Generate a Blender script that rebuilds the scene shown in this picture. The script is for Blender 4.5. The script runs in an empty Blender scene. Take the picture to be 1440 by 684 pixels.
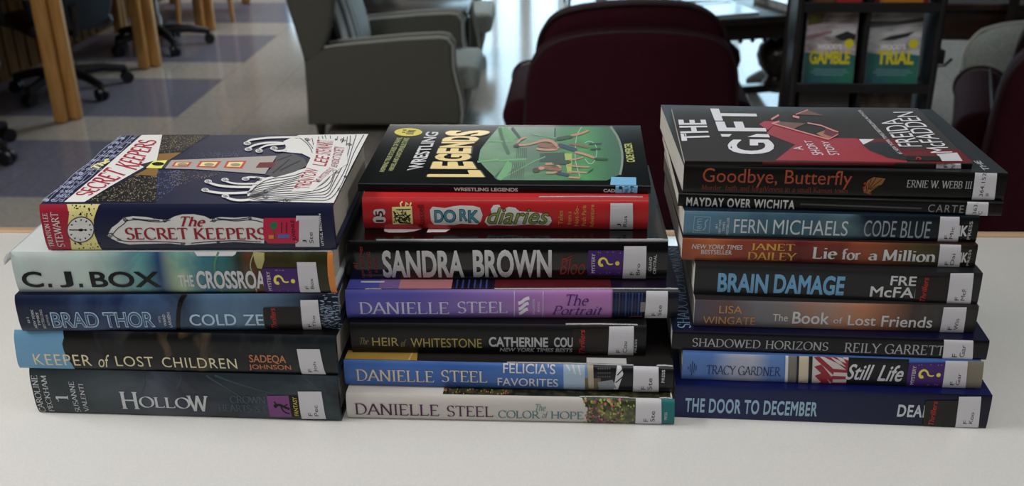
import bpy, bmesh, math, random
import numpy as np
from mathutils import Vector, Matrix
random.seed(7)
sc = bpy.context.scene
COL = sc.collection
rad = math.radians

# ------------------------------------------------------------------ camera, light, exposure
K = 1.11                        # room unit (one floor-tile module is 0.98 K)
CAMZ = 1.5085
TZ = CAMZ - 0.439               # table-top height
yaw, pitch, roll = rad(4.5), rad(24.2), rad(0.9)
Rv = Vector((math.cos(yaw), math.sin(yaw), 0)); Fh = Vector((-math.sin(yaw), math.cos(yaw), 0)); Zv = Vector((0, 0, 1))
Fv = Fh * math.cos(pitch) - Zv * math.sin(pitch); Uv = Fh * math.sin(pitch) + Zv * math.cos(pitch)
cx_ = Rv * math.cos(roll) - Uv * math.sin(roll); cy_ = Rv * math.sin(roll) + Uv * math.cos(roll)
cd = bpy.data.cameras.new('camera'); cam = bpy.data.objects.new('camera', cd); COL.objects.link(cam)
M = Matrix.Identity(4)
for i in range(3):
    M[i][0], M[i][1], M[i][2] = cx_[i], cy_[i], -Fv[i]
M[2][3] = CAMZ
cam.matrix_world = M
cd.sensor_width = 36.0; cd.lens = 36.0 * 1450 / 1440; cd.clip_start = 0.02
cd.dof.use_dof = True; cd.dof.focus_distance = 0.80; cd.dof.aperture_fstop = 11.0
sc.camera = cam
vs = sc.view_settings
vs.view_transform = 'Standard'; vs.look = 'None'; vs.gamma = 1.0; vs.use_curve_mapping = False; vs.exposure = 0.0

W = bpy.data.worlds.new('world'); sc.world = W; W.use_nodes = True
W.node_tree.nodes['Background'].inputs[0].default_value = (0.62, 0.72, 0.85, 1)
W.node_tree.nodes['Background'].inputs[1].default_value = 0.05

def area(name, loc, sx, sy, power, col=(1, 1, 1), look=None):
    d = bpy.data.lights.new(name, 'AREA'); d.shape = 'RECTANGLE'; d.size = sx; d.size_y = sy; d.energy = power; d.color = col
    o = bpy.data.objects.new(name, d); COL.objects.link(o); o.location = loc
    if look is not None:
        o.rotation_euler = (Vector(look) - Vector(loc)).to_track_quat('-Z', 'Y').to_euler()
    return o
area('ceiling_and_fill_lamp', (-0.1, 0.15, 2.95), 1.2, 0.6, 8, (1.0, 0.985, 0.965))
area('ceiling_and_fill_lamp', (0.2, -1.7, 2.95), 1.2, 0.6, 16, (1.0, 0.985, 0.965))
area('ceiling_and_fill_lamp', (-2.1, 0.5, 2.8), 0.6, 1.2, 64, (1.0, 0.985, 0.965))  # side fill added to brighten the left-facing page ends, no known fixture
area('ceiling_and_fill_lamp', (1.75, 0.3, 2.95), 0.6, 1.2, 18, (1.0, 0.985, 0.965))  # side fill added on the right as well, no known fixture
area('ceiling_and_fill_lamp', (-0.8, 6.6, 2.95), 1.2, 0.6, 40, (1.0, 0.985, 0.965))
area('ceiling_and_fill_lamp', (-3.0, 8.6, 2.95), 1.2, 0.6, 40, (1.0, 0.985, 0.965))
WIN_E = 4.0                     # daylight seen through the far windows

# ------------------------------------------------------------------ helpers
def lin(c):
    c = c / 255.0
    return c / 12.92 if c <= 0.04045 else ((c + 0.055) / 1.055) ** 2.4
def S(r, g, b, gain=1.0):
    return tuple(min(0.92, lin(x) * gain) for x in (r, g, b)) + (1.0,)
def C(r, g, b):                 # printed colours
    c = [max(0.0016, lin(x) - 0.006) for x in (r, g, b)]; m = 0.3 * c[0] + 0.6 * c[1] + 0.1 * c[2]
    return tuple(min(0.9, (0.9 * x + 0.1 * m) * 1.45) for x in c) + (1.0,)

_m = {}
def mat(name, col, rough=0.5, metal=0.0, coat=0.0, spec=0.5, noise=None, bump=None, stretch=(1, 1, 1)):
    if name in _m: return _m[name]
    m = bpy.data.materials.new(name); m.use_nodes = True; _m[name] = m
    nt = m.node_tree; b = nt.nodes['Principled BSDF']
    b.inputs['Base Color'].default_value = col; b.inputs['Roughness'].default_value = rough
    b.inputs['Metallic'].default_value = metal; b.inputs['Coat Weight'].default_value = coat
    b.inputs['Coat Roughness'].default_value = 0.08; b.inputs['Specular IOR Level'].default_value = spec
    if noise or bump:
        tc = nt.nodes.new('ShaderNodeTexCoord'); mp = nt.nodes.new('ShaderNodeMapping')
        mp.inputs['Scale'].default_value = stretch; nt.links.new(tc.outputs['Object'], mp.inputs[0])
    if noise:                    # (scale, second colour, low, high)
        n = nt.nodes.new('ShaderNodeTexNoise'); n.inputs['Scale'].default_value = noise[0]; n.inputs['Detail'].default_value = 4
        nt.links.new(mp.outputs[0], n.inputs['Vector'])
        r = nt.nodes.new('ShaderNodeValToRGB'); r.color_ramp.elements[0].position = noise[2]; r.color_ramp.elements[1].position = noise[3]
        r.color_ramp.elements[0].color = col; r.color_ramp.elements[1].color = noise[1]
        nt.links.new(n.outputs[0], r.inputs[0]); nt.links.new(r.outputs[0], b.inputs['Base Color'])
    if bump:
        n2 = nt.nodes.new('ShaderNodeTexNoise'); n2.inputs['Scale'].default_value = bump[0]
        nt.links.new(mp.outputs[0], n2.inputs['Vector'])
        bp = nt.nodes.new('ShaderNodeBump'); bp.inputs['Strength'].default_value = bump[1]; bp.inputs['Distance'].default_value = 0.002
        nt.links.new(n2.outputs[0], bp.inputs['Height']); nt.links.new(bp.outputs[0], b.inputs['Normal'])
    return m

def art(name, stops, L, rough=0.35, coat=0.0, noise=None, interp='LINEAR', stretch=(1, 1, 1)):
    """printed jacket: colour bands along the spine (object X / L), cloudy second ink from noise"""
    m = bpy.data.materials.new(name); m.use_nodes = True; nt = m.node_tree; b = nt.nodes['Principled BSDF']
    b.inputs['Roughness'].default_value = rough + 0.06; b.inputs['Coat Weight'].default_value = coat * 0.3; b.inputs['Coat Roughness'].default_value = 0.08; b.inputs['Specular IOR Level'].default_value = 0.3
    tc = nt.nodes.new('ShaderNodeTexCoord'); sx = nt.nodes.new('ShaderNodeSeparateXYZ'); nt.links.new(tc.outputs['Object'], sx.inputs[0])
    dv = nt.nodes.new('ShaderNodeMath'); dv.operation = 'DIVIDE'; dv.inputs[1].default_value = L; nt.links.new(sx.outputs[0], dv.inputs[0])
    def ramp(st):
        r = nt.nodes.new('ShaderNodeValToRGB'); e = r.color_ramp.elements; r.color_ramp.interpolation = interp
        while len(e) < len(st): e.new(0.5)
        for q, (p, c) in zip(e, st): q.position = p; q.color = c
        nt.links.new(dv.outputs[0], r.inputs[0]); return r
    r1 = ramp(stops); out = r1.outputs[0]
    if noise:                    # (scale, stops2, low, high)
        mp = nt.nodes.new('ShaderNodeMapping'); mp.inputs['Scale'].default_value = stretch; nt.links.new(tc.outputs['Object'], mp.inputs[0])
        n = nt.nodes.new('ShaderNodeTexNoise'); n.inputs['Scale'].default_value = noise[0]; n.inputs['Detail'].default_value = 6; n.inputs['Distortion'].default_value = 0.8
        nt.links.new(mp.outputs[0], n.inputs['Vector'])
        mr = nt.nodes.new('ShaderNodeMapRange'); mr.inputs[1].default_value = noise[2]; mr.inputs[2].default_value = noise[3]
        nt.links.new(n.outputs[0], mr.inputs[0])
        r2 = ramp(noise[1]); mx = nt.nodes.new('ShaderNodeMix'); mx.data_type = 'RGBA'
        nt.links.new(mr.outputs[0], mx.inputs['Factor']); nt.links.new(r1.outputs[0], mx.inputs['A']); nt.links.new(r2.outputs[0], mx.inputs['B'])
        out = mx.outputs['Result']
    nt.links.new(out, b.inputs['Base Color'])
    return m

def obj(name, bm, mats, parent=None, smooth=False, loc=None, rz=0.0):
    me = bpy.data.meshes.new(name)
    bmesh.ops.recalc_face_normals(bm, faces=bm.faces[:]) if smooth != 'keep' else None
    bm.to_mesh(me); bm.free()
    for m in (mats if isinstance(mats, (list, tuple)) else [mats]): me.materials.append(m)
    if smooth is True:
        for p in me.polygons: p.use_smooth = True
        me.set_sharp_from_angle(angle=rad(40))
    o = bpy.data.objects.new(name, me); COL.objects.link(o)
    if parent is not None: o.parent = parent
    if loc is not None: o.location = loc
    o.rotation_euler = (0, 0, rz)
    return o
def thing(name, label, cat, loc=(0, 0, 0), rz=0.0, group=None):
    o = bpy.data.objects.new(name, None); COL.objects.link(o); o.empty_display_size = 0.05
    o.location = loc; o.rotation_euler = (0, 0, rz); o['label'] = label; o['category'] = cat
    if group: o['group'] = group
    return o
def tag(o, label, cat, group=None):
    o['label'] = label; o['category'] = cat
    if group: o['group'] = group
    return o
def struct(o):
    o['kind'] = 'structure'; return o
def copy_tree(o, parent=None):
    c = o.copy(); COL.objects.link(c)
    if parent is not None: c.parent = parent
    for ch in list(o.children): copy_tree(ch, c)
    return c

def box(bm, x0, x1, y0, y1, z0, z1, bev=0.0, seg=2, mi=0, xf=None):
    vs = [bm.verts.new((x, y, z)) for x in (x0, x1) for y in (y0, y1) for z in (z0, z1)]
    fs = [bm.faces.new([vs[i] for i in q]) for q in ((0, 1, 3, 2), (4, 6, 7, 5), (0, 4, 5, 1), (2, 3, 7, 6), (0, 2, 6, 4), (1, 5, 7, 3))]
    for f in fs: f.material_index = mi
    if bev > 0:
        es = list({e for f in fs for e in f.edges})
        r = bmesh.ops.bevel(bm, geom=es, offset=bev, segments=seg, affect='EDGES', profile=0.5)
        for f in r['faces']: f.material_index = mi
        vs = list({v for f in r['faces'] for v in f.verts} | {v for v in vs if v.is_valid})
    if xf is not None: bmesh.ops.transform(bm, matrix=xf, verts=vs)
    return vs
def BX(*a, **k):
    bm = bmesh.new(); box(bm, *a, **k); return bm
def prism(bm, pts, a, b, axis='y', bev=0.0, seg=2, mi=0):
    """extrude a closed outline (2D) between a and b along an axis"""
    def P(p, t):
        return {'y': (p[0], t, p[1]), 'x': (t, p[0], p[1]), 'z': (p[0], p[1], t)}[axis]
    A = [bm.verts.new(P(p, a)) for p in pts]; B = [bm.verts.new(P(p, b)) for p in pts]
    n = len(pts); fs = [bm.faces.new(A), bm.faces.new(B[::-1])]
    for i in range(n): fs.append(bm.faces.new((A[i], B[i], B[(i + 1) % n], A[(i + 1) % n])))
    for f in fs: f.material_index = mi
    bmesh.ops.recalc_face_normals(bm, faces=fs)
    if bev > 0:
        es = [e for e in fs[0].edges] + [e for e in fs[1].edges]
        bmesh.ops.bevel(bm, geom=es, offset=bev, segments=seg, affect='EDGES', profile=0.5)
def tube(bm, pts, r, n=10, cap=True, mi=0):
    pts = [Vector(p) for p in pts]; rr = r if isinstance(r, (list, tuple)) else [r] * len(pts)
    rings = []; up = None
    for i, p in enumerate(pts):
        d = (pts[min(i + 1, len(pts) - 1)] - pts[max(i - 1, 0)]).normalized()
        if up is None or abs(up.dot(d)) > 0.95: up = Vector((0, 0, 1)) if abs(d.z) < 0.9 else Vector((0, 1, 0))
        s = d.cross(up).normalized(); t = s.cross(d).normalized(); up = t
        rings.append([bm.verts.new(p + (s * math.cos(2 * math.pi * k / n) + t * math.sin(2 * math.pi * k / n)) * rr[i]) for k in range(n)])
    for A, B in zip(rings, rings[1:]):
        for k in range(n):
            bm.faces.new((A[k], A[(k + 1) % n], B[(k + 1) % n], B[k])).material_index = mi
    if cap:
        bm.faces.new(rings[0][::-1]).material_index = mi; bm.faces.new(rings[-1]).material_index = mi
def lathe(bm, prof, n=20, c=(0, 0), mi=0):
    rings = [[bm.verts.new((c[0] + r * math.cos(2 * math.pi * k / n), c[1] + r * math.sin(2 * math.pi * k / n), z)) for k in range(n)] for r, z in prof]
    for A, B in zip(rings, rings[1:]):
        for k in range(n): bm.faces.new((A[k], A[(k + 1) % n], B[(k + 1) % n], B[k])).material_index = mi
    bm.faces.new(rings[0][::-1]).material_index = mi; bm.faces.new(rings[-1]).material_index = mi

# ------------------------------------------------------------------ materials of the room
M_TABLE = mat('table_laminate', S(218, 217, 214), 0.2, noise=(900, S(211, 210, 206), 0.35, 0.7))
M_EDGE = mat('table_wood_edge', S(188, 158, 126), 0.45, noise=(40, S(160, 130, 100), 0.35, 0.7), stretch=(0.2, 3, 3))
M_OAK = mat('honey_oak', S(200, 152, 88), 0.4, noise=(22, S(176, 126, 68), 0.35, 0.7), stretch=(4, 4, 0.4))
M_PANEL = mat('dark_oak_panel', S(136, 100, 62), 0.8, spec=0.08, noise=(18, S(96, 68, 42), 0.3, 0.7), stretch=(5, 5, 0.3))
M_WALL = mat('painted_wall', S(200, 196, 188), 0.8)
M_SHELVES = mat('dark_panelled_wall', S(84, 76, 68), 0.8)
M_CEIL = mat('ceiling_tile', S(225, 225, 222), 0.9, noise=(60, S(205, 205, 202), 0.4, 0.6))
M_GREY = mat('grey_green_upholstery', S(102, 103, 94), 0.8, spec=0.25, noise=(220, S(88, 89, 81), 0.4, 0.6), bump=(900, 0.3))
M_PIPE = mat('grey_piping', S(178, 182, 178), 0.7)
M_GREY_LIT = mat('lit_grey_upholstery', S(164, 172, 168), 0.8, spec=0.25, noise=(220, S(136, 144, 140), 0.4, 0.6), bump=(900, 0.3))  # same grey fabric with the light on the seats put into its colour
M_MAROON = mat('maroon_upholstery', S(58, 19, 31), 0.85, spec=0.12, noise=(260, S(47, 14, 25), 0.4, 0.6), bump=(900, 0.3))
M_MPIPE = mat('maroon_piping', S(40, 12, 20), 0.7)
M_DARKWOOD = mat('dark_wood', S(58, 38, 30), 0.3, noise=(14, S(40, 25, 20), 0.3, 0.7), stretch=(1, 5, 5))
M_BLACKWOOD = mat('black_wood', S(34, 28, 26), 0.28)
M_BLACKMETAL = mat('black_metal', S(24, 26, 29), 0.35, spec=0.5)
M_STEEL = mat('steel', S(170, 172, 176), 0.25, metal=1.0)
M_PLASTIC = mat('black_plastic', S(26, 27, 31), 0.4)
M_BLUECLOTH = mat('blue_black_fabric', S(52, 66, 78), 0.8, noise=(200, S(42, 54, 66), 0.4, 0.6))
M_LEG = mat('espresso_leg', S(30, 24, 22), 0.35)

def floor_material():
    m = bpy.data.materials.new('waxed_floor_tile'); m.use_nodes = True; nt = m.node_tree; b = nt.nodes['Principled BSDF']
    N = nt.nodes.new; Lk = nt.links.new
    tc = N('ShaderNodeTexCoord'); sx = N('ShaderNodeSeparateXYZ'); Lk(tc.outputs['Object'], sx.inputs[0])
    def mth(op, a, bb=None):
        q = N('ShaderNodeMath'); q.operation = op
        for i, v in enumerate((a, bb)):
            if v is None: continue
            if isinstance(v, (int, float)): q.inputs[i].default_value = v
            else: Lk(v, q.inputs[i])
        return q.outputs[0]
    per = 0.98 * K; t = per / 3
    inx = mth('LESS_THAN', sx.outputs[0], -1.84 * K)
    fy = mth('FRACT', mth('DIVIDE', mth('SUBTRACT', sx.outputs[1], 3.35 * K - 9 * per), per))
    iny = mth('LESS_THAN', fy, 0.655)
    blue = mth('MULTIPLY', inx, iny)
    def grout(o, off):
        f = mth('FRACT', mth('DIVIDE', mth('SUBTRACT', o, off - 40 * t), t))
        return mth('ADD', mth('LESS_THAN', f, 0.008), mth('GREATER_THAN', f, 0.992))
    g = mth('MINIMUM', mth('ADD', grout(sx.outputs[0], -1.84 * K), grout(sx.outputs[1], 3.35 * K)), 1.0)
    n = N('ShaderNodeTexNoise'); n.inputs['Scale'].default_value = 45; n.inputs['Detail'].default_value = 5; Lk(tc.outputs['Object'], n.inputs[0])
    def ramp(a, c):
        r = N('ShaderNodeValToRGB'); r.color_ramp.elements[0].position = 0.38; r.color_ramp.elements[1].position = 0.65
        r.color_ramp.elements[0].color = a; r.color_ramp.elements[1].color = c; Lk(n.outputs[0], r.inputs[0]); return r.outputs[0]
    def mix(f, a, c):
        x = N('ShaderNodeMix'); x.data_type = 'RGBA'; Lk(f, x.inputs['Factor'])
        for s, v in (('A', a), ('B', c)):
            if isinstance(v, tuple): x.inputs[s].default_value = v
            else: Lk(v, x.inputs[s])
        return x.outputs['Result']
    c = mix(blue, ramp(S(168, 163, 156), S(184, 180, 174)), ramp(S(112, 114, 132), S(124, 126, 143)))
    c = mix(mth('MULTIPLY', g, 0.35), c, S(90, 88, 86))
    Lk(c, b.inputs['Base Color']); b.inputs['Roughness'].default_value = 0.13
    bp = N('ShaderNodeBump'); bp.inputs['Strength'].default_value = 0.06; bp.inputs['Distance'].default_value = 0.002
    n2 = N('ShaderNodeTexNoise'); n2.inputs['Scale'].default_value = 7; Lk(tc.outputs['Object'], n2.inputs[0]); Lk(n2.outputs[0], bp.inputs['Height']); Lk(bp.outputs[0], b.inputs['Normal'])
    return m

# ------------------------------------------------------------------ the setting
XL, XR, YB, YF, ZC = -3.55, 6.2, 10.6, -3.6, 3.05
struct(obj('floor', BX(XL - 0.2, XR + 0.2, YF - 0.2, YB + 0.2, -0.1, 0), floor_material()))
struct(obj('ceiling', BX(XL - 0.2, XR + 0.2, YF - 0.2, YB + 0.2, ZC, ZC + 0.1), M_CEIL))
struct(obj('wall_left', BX(XL - 0.15, XL, YF, YB, 0, ZC), M_PANEL))
struct(obj('wall_right', BX(XR, XR + 0.15, YF, YB, 0, ZC), M_SHELVES))
struct(obj('wall_front', BX(XL, XR, YF - 0.15, YF, 0, ZC), M_SHELVES))
# back wall with two openings: a narrow one and the wide shopfront glazing
wins = [(-3.2, -2.75), (-1.22, 2.95)]
bm = bmesh.new(); ed = [XL] + [v for w in wins for v in w] + [XR]
for a, b in zip(ed[::2], ed[1::2]): box(bm, a, b, YB, YB + 0.15, 0, ZC)
WZ = [(0.45, 0.95), (0.12, 2.7)]
for (a, b), (za, zb) in zip(wins, WZ): box(bm, a, b, YB, YB + 0.15, zb, ZC); box(bm, a, b, YB, YB + 0.15, 0, za)
struct(obj('wall_back', bm, M_WALL))
M_DAY = bpy.data.materials.new('daylit_pane'); M_DAY.use_nodes = True
pn = M_DAY.node_tree.nodes['Principled BSDF']; pn.inputs['Base Color'].default_value = (0.5, 0.55, 0.6, 1)
pn.inputs['Emission Color'].default_value = (0.54, 0.82, 1.0, 1); pn.inputs['Emission Strength'].default_value = WIN_E
M_FRAME = mat('window_frame_grey', S(120, 120, 122), 0.4)
for i, (a, b) in enumerate(wins):
    bm = bmesh.new()
    za, zb = WZ[i]
    box(bm, a, b, YB + 0.02, YB + 0.09, za, za + 0.06); box(bm, a, b, YB + 0.02, YB + 0.09, zb - 0.06, zb)
    xs = [a + 0.03] + ([-0.98, -0.66, -0.3, 0.3, 0.9, 1.5, 2.1] if i else []) + [b - 0.03]
    for q, x in enumerate(xs):
        w = 0.06 if (i and q == 2) else 0.028
        box(bm, x - w, x + w, YB + 0.02, YB + 0.09, za, zb)
    wo = struct(obj('window_%d' % (i + 1), bm, M_FRAME))
    obj('pane', BX(a, b, YB + 0.1, YB + 0.11, za, zb), M_DAY, wo)
struct(obj('baseboard_left', BX(XL, XL + 0.02, YF, YB, 0, 0.1), M_PANEL))

# the counter the books stand on
tb = thing('reading_counter', 'pale laminate counter top carrying the three stacks of books', 'table', (-0.09, 0.62, 0), 0.0)
y0, y1 = -0.28, 0.387
bm = bmesh.new(); box(bm, -1.3, 1.3, y0, y1 - 0.012, TZ - 0.034, TZ, 0.002, 2)
obj('counter_top', bm, M_TABLE, tb, True)
bm = bmesh.new(); box(bm, -1.3, 1.3, y1 - 0.012, y1 + 0.002, TZ - 0.036, TZ + 0.0006, 0.002, 2)
obj('edge_trim', bm, M_EDGE, tb, True)
for sx in (-1.15, 1.15):
    bm = bmesh.new(); box(bm, sx - 0.02, sx + 0.02, y0 + 0.04, y1 - 0.06, 0, TZ - 0.034, 0.003)
    obj('end_panel', bm, M_EDGE, tb)
bm = bmesh.new(); box(bm, -1.13, 1.13, y1 - 0.1, y1 - 0.08, 0.1, TZ - 0.034); obj('back_panel', bm, M_EDGE, tb)
tb.rotation_euler.z = rad(1.6)

# ------------------------------------------------------------------ armchairs
def soft(o, lv=2):
    s = o.modifiers.new('soft', 'SUBSURF'); s.levels = lv; s.render_levels = lv; return o
def piping(bm, pts, r=0.006): tube(bm, pts, r, 8)

def grey_armchair(loc, label):
    t = thing('armchair', label, 'armchair', loc, rad(2), 'grey green armchairs')
    # outline of an arm seen from the side: x forward, z up (origin under the rear foot)
    prof = [(0.0, 0.36), (-0.004, 0.2), (-0.01, 0.06), (0.70, 0.06), (0.705, 0.12), (0.70, 0.19), (0.685, 0.26), (0.672, 0.33), (0.672, 0.43), (0.66, 0.455), (0.62, 0.462), (0.46, 0.455), (0.16, 0.43), (0.1, 0.42)]
    for y0 in (0.0, 0.52):
        bm = bmesh.new(); prism(bm, prof, y0, y0 + 0.11, 'y', 0.018, 3); a = obj('arm', bm, M_GREY, t, True)
        bm = bmesh.new()
        for yy in (y0 + 0.006, y0 + 0.104):
            piping(bm, [(0.1, yy, 0.425), (0.16, yy, 0.434), (0.46, yy, 0.459), (0.62, yy, 0.466), (0.655, yy, 0.46), (0.677, yy, 0.43), (0.677, yy, 0.33), (0.69, yy, 0.26), (0.705, yy, 0.19), (0.71, yy, 0.12), (0.704, yy, 0.065)], 0.0055)
        obj('piping', bm, M_PIPE, a, True)
    bm = bmesh.new(); box(bm, 0.05, 0.72, 0.10, 0.53, 0.07, 0.19, 0.015, 2); obj('seat_base', bm, M_GREY, t, True)
    bm = bmesh.new(); box(bm, 0.12, 0.78, 0.112, 0.518, 0.185, 0.305, 0.035, 4); obj('seat_cushion', bm, M_GREY_LIT, t, True)
    # back with wings
    wing = [(0.0, 0.36), (-0.03, 0.5), (-0.06, 0.64), (-0.10, 0.86), (-0.08, 0.93), (0.0, 0.95), (0.12, 0.93), (0.17, 0.84), (0.16, 0.64), (0.135, 0.51), (0.10, 0.42), (0.06, 0.37)]
    for y0 in (0.004, 0.542):
        bm = bmesh.new(); prism(bm, wing, y0, y0 + 0.084, 'y', 0.02, 3); obj('wing', bm, M_GREY, t, True)
    back = [(0.0, 0.08), (-0.02, 0.4), (-0.10, 0.86), (-0.08, 0.94), (-0.02, 0.95), (0.03, 0.88), (0.10, 0.42), (0.14, 0.12)]
    bm = bmesh.new(); prism(bm, back, 0.06, 0.57, 'y', 0.02, 3); obj('backrest', bm, M_GREY, t, True)
    for x, y in ((0.04, 0.05), (0.04, 0.58), (0.66, 0.05), (0.66, 0.58)):
        bm = bmesh.new(); lathe(bm, [(0.016, 0), (0.028, 0.07)], 10, (x, y)); obj('leg', bm, M_LEG, t, True)
    return t
def stripe_mat():
    m = bpy.data.materials.new('striped_ticking'); m.use_nodes = True; nt = m.node_tree; b = nt.nodes['Principled BSDF']; b.inputs['Roughness'].default_value = 0.85
    tc = nt.nodes.new('ShaderNodeTexCoord'); w = nt.nodes.new('ShaderNodeTexWave'); w.inputs['Scale'].default_value = 9.0; w.bands_direction = 'X'
    nt.links.new(tc.outputs['Object'], w.inputs[0]); r = nt.nodes.new('ShaderNodeValToRGB'); r.color_ramp.interpolation = 'CONSTANT'
    e = r.color_ramp.elements; e[0].color = S(92, 106, 114); e[1].position = 0.33; e[1].color = S(200, 212, 216)
    nt.links.new(w.outputs[0], r.inputs[0]); nt.links.new(r.outputs[0], b.inputs['Base Color']); return m
M_STRIPE = stripe_mat()
def pillow(name, label, loc, w, h, d, rot, m, pipe=None):
    t = thing(name, label, 'pillow', loc); t.rotation_euler = rot
    plump('cover', t, w, h, d, m, pipe); return t
def plump(part, t, w, h, d, m, pipe=None, oval=False):
    bm = bmesh.new(); n = 10; top = {}; bot = {}
    for i in range(n + 1):
        for j in range(n + 1):
            u, v = 2 * i / n - 1, 2 * j / n - 1
            k = (1 - u ** 4) * (1 - v ** 4); pin = 1 - 0.07 * (u * u + v * v) * (1 if abs(u) > .9 or abs(v) > .9 else 0.6)
            x, z = u * w / 2 * (1 - 0.06 * v * v), v * h / 2 * (1 - 0.06 * u * u)
            if oval: x, z = u * w / 2 * math.sqrt(1 - v * v * 0.42), v * h / 2 * math.sqrt(1 - u * u * 0.42)
            top[i, j] = bm.verts.new((x, d / 2 * k ** 0.75, z + h / 2))
            bot[i, j] = top[i, j] if k < 1e-6 else bm.verts.new((x, -d / 2 * k ** 0.6, z + h / 2))
    for i in range(n):
        for j in range(n):
            for g in (top, bot):
                q = [g[i, j], g[i + 1, j], g[i + 1, j + 1], g[i, j + 1]]
                try: bm.faces.new(q)
                except ValueError: pass
    edge = [top[i, 0].co.copy() for i in range(n + 1)] + [top[n, j].co.copy() for j in range(1, n + 1)] + [top[i, n].co.copy() for i in range(n - 1, -1, -1)] + [top[0, j].co.copy() for j in range(n - 1, 0, -1)]
    o = obj(part, bm, m, t, True)
    if pipe:
        bm = bmesh.new(); tube(bm, edge + [edge[0]], 0.006, 8); obj('piping', bm, pipe, o, True)
    return o
GX, GY = -1.285, 4.50
grey_armchair((GX, GY, 0), 'grey green armchair nearest the book stacks, side turned to the counter, striped pillow in it')
grey_armchair((GX - 0.045, GY + 1.19, 0), 'grey green armchair standing behind the nearer grey armchair, mostly hidden by it')
pillow('throw_pillow', 'blue grey striped pillow leaning on the back of the grey armchair', (GX + 0.195, GY + 0.31, 0.31), 0.40, 0.42, 0.12, (rad(-13), 0, rad(90)), M_STRIPE)

# low dark side table between the two grey armchairs
t = thing('side_table', 'low dark side table between the two grey armchairs', 'table', (-0.95, 5.42, 0), rad(2))
bm = bmesh.new(); box(bm, -0.3, 0.32, -0.2, 0.2, 0.41, 0.44, 0.006, 2); obj('tabletop', bm, M_BLACKWOOD, t, True)
bm = bmesh.new(); box(bm, -0.27, 0.29, -0.17, 0.17, 0.33, 0.41, 0.004, 1); obj('apron', bm, M_BLACKWOOD, t)
bm = bmesh.new(); box(bm, -0.26, 0.28, -0.16, 0.16, 0.11, 0.13, 0.004, 1); obj('lower_shelf', bm, M_BLACKWOOD, t)
for x in (-0.26, 0.28):
    for y in (-0.16, 0.16):
        bm = bmesh.new(); box(bm, x - 0.022, x + 0.022, y - 0.022, y + 0.022, 0, 0.34, 0.003, 1); obj('leg', bm, M_BLACKWOOD, t)

# maroon club chairs (origin under the middle of the back, facing +y)
def smooth_loop(pts, it=1):
    for _ in range(it):
        q = []
        for i, p in enumerate(pts):
            r = pts[(i + 1) % len(pts)]
            q += [(0.75 * p[0] + 0.25 * r[0], 0.75 * p[1] + 0.25 * r[1]), (0.25 * p[0] + 0.75 * r[0], 0.25 * p[1] + 0.75 * r[1])]
        pts = q
    return pts
def club_chair(loc, rz, label):
    t = thing('club_chair', label, 'armchair', loc, rz, 'maroon club chairs')
    shell = [(-0.35, 0.10), (-0.355, 0.3), (-0.345, 0.45), (-0.338, 0.55), (-0.332, 0.637), (-0.312, 0.70), (-0.263, 0.755), (-0.16, 0.785), (0.0, 0.797), (0.172, 0.79), (0.268, 0.769), (0.315, 0.731), (0.338, 0.663), (0.345, 0.571), (0.35, 0.45), (0.36, 0.3), (0.35, 0.10)]
    bm = bmesh.new(); prism(bm, smooth_loop(shell, 2), 0.0, 0.13, 'y', 0.035, 4)
    for v in bm.verts: v.co.y += 0.10 * (0.8 - v.co.z) ** 1.0 * 0.6 - 0.03
    bk = obj('backrest', bm, M_MAROON, t, True)
    bm = bmesh.new()
    rim = smooth_loop(shell, 2)[4:-6]
    piping(bm, [(x * 0.985, 0.1 * (0.8 - z) * 0.6 - 0.028 + 0.014, z - 0.006) for x, z in rim if z > 0.15], 0.006); obj('piping', bm, M_MPIPE, bk, True)
    cush = [(-0.30, 0.40), (-0.305, 0.62), (-0.302, 0.704), (-0.288, 0.766), (-0.25, 0.812), (-0.19, 0.835), (-0.08, 0.85), (0.03, 0.856), (0.163, 0.852), (0.23, 0.834), (0.287, 0.796), (0.312, 0.73), (0.315, 0.6), (0.31, 0.40)]
    bm = bmesh.new(); prism(bm, smooth_loop(cush, 2), 0.10, 0.25, 'y', 0.05, 5)
    for v in bm.verts: v.co.y += 0.10 * (0.8 - v.co.z) * 0.6 - 0.02
    cu = obj('back_cushion', bm, M_MAROON, t, True)
    bm = bmesh.new(); rim = smooth_loop(cush, 2)[6:-8]
    piping(bm, [(x, 0.1 * (0.8 - z) * 0.6 - 0.02 + 0.115, z) for x, z in rim if z > 0.45], 0.006); obj('piping', bm, M_MPIPE, cu, True)
    for s in (-1, 1):
        roll = smooth_loop([(0.26, 0.10), (0.27, 0.40), (0.27, 0.50), (0.33, 0.532), (0.385, 0.526), (0.415, 0.50), (0.425, 0.465), (0.415, 0.43), (0.39, 0.40), (0.365, 0.38), (0.36, 0.3), (0.36, 0.10)], 2)
        bm = bmesh.new(); prism(bm, [(s * x, z) for x, z in roll], 0.12, 0.64, 'y', 0.03, 4)
        ar = obj('arm', bm, M_MAROON, t, True)
        bm = bmesh.new(); piping(bm, [(s * x, 0.644, z) for x, z in roll if z > 0.12], 0.006)
        piping(bm, [(s * 0.33, yy, 0.534) for yy in (0.15, 0.4, 0.61)], 0.005); obj('piping', bm, M_MPIPE, ar, True)
    bm = bmesh.new(); box(bm, -0.30, 0.30, 0.10, 0.68, 0.08, 0.27, 0.02, 2); obj('seat_base', bm, M_MAROON, t, True)
    bm = bmesh.new(); box(bm, -0.255, 0.255, 0.20, 0.74, 0.25, 0.41, 0.05, 4); obj('seat_cushion', bm, M_MAROON, t, True)
    for x in (-0.29, 0.29):
        for y in (0.10, 0.63):
            bm = bmesh.new(); lathe(bm, [(0.016, 0), (0.026, 0.11)], 10, (x, y)); obj('leg', bm, M_LEG, t, True)
    return t
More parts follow.
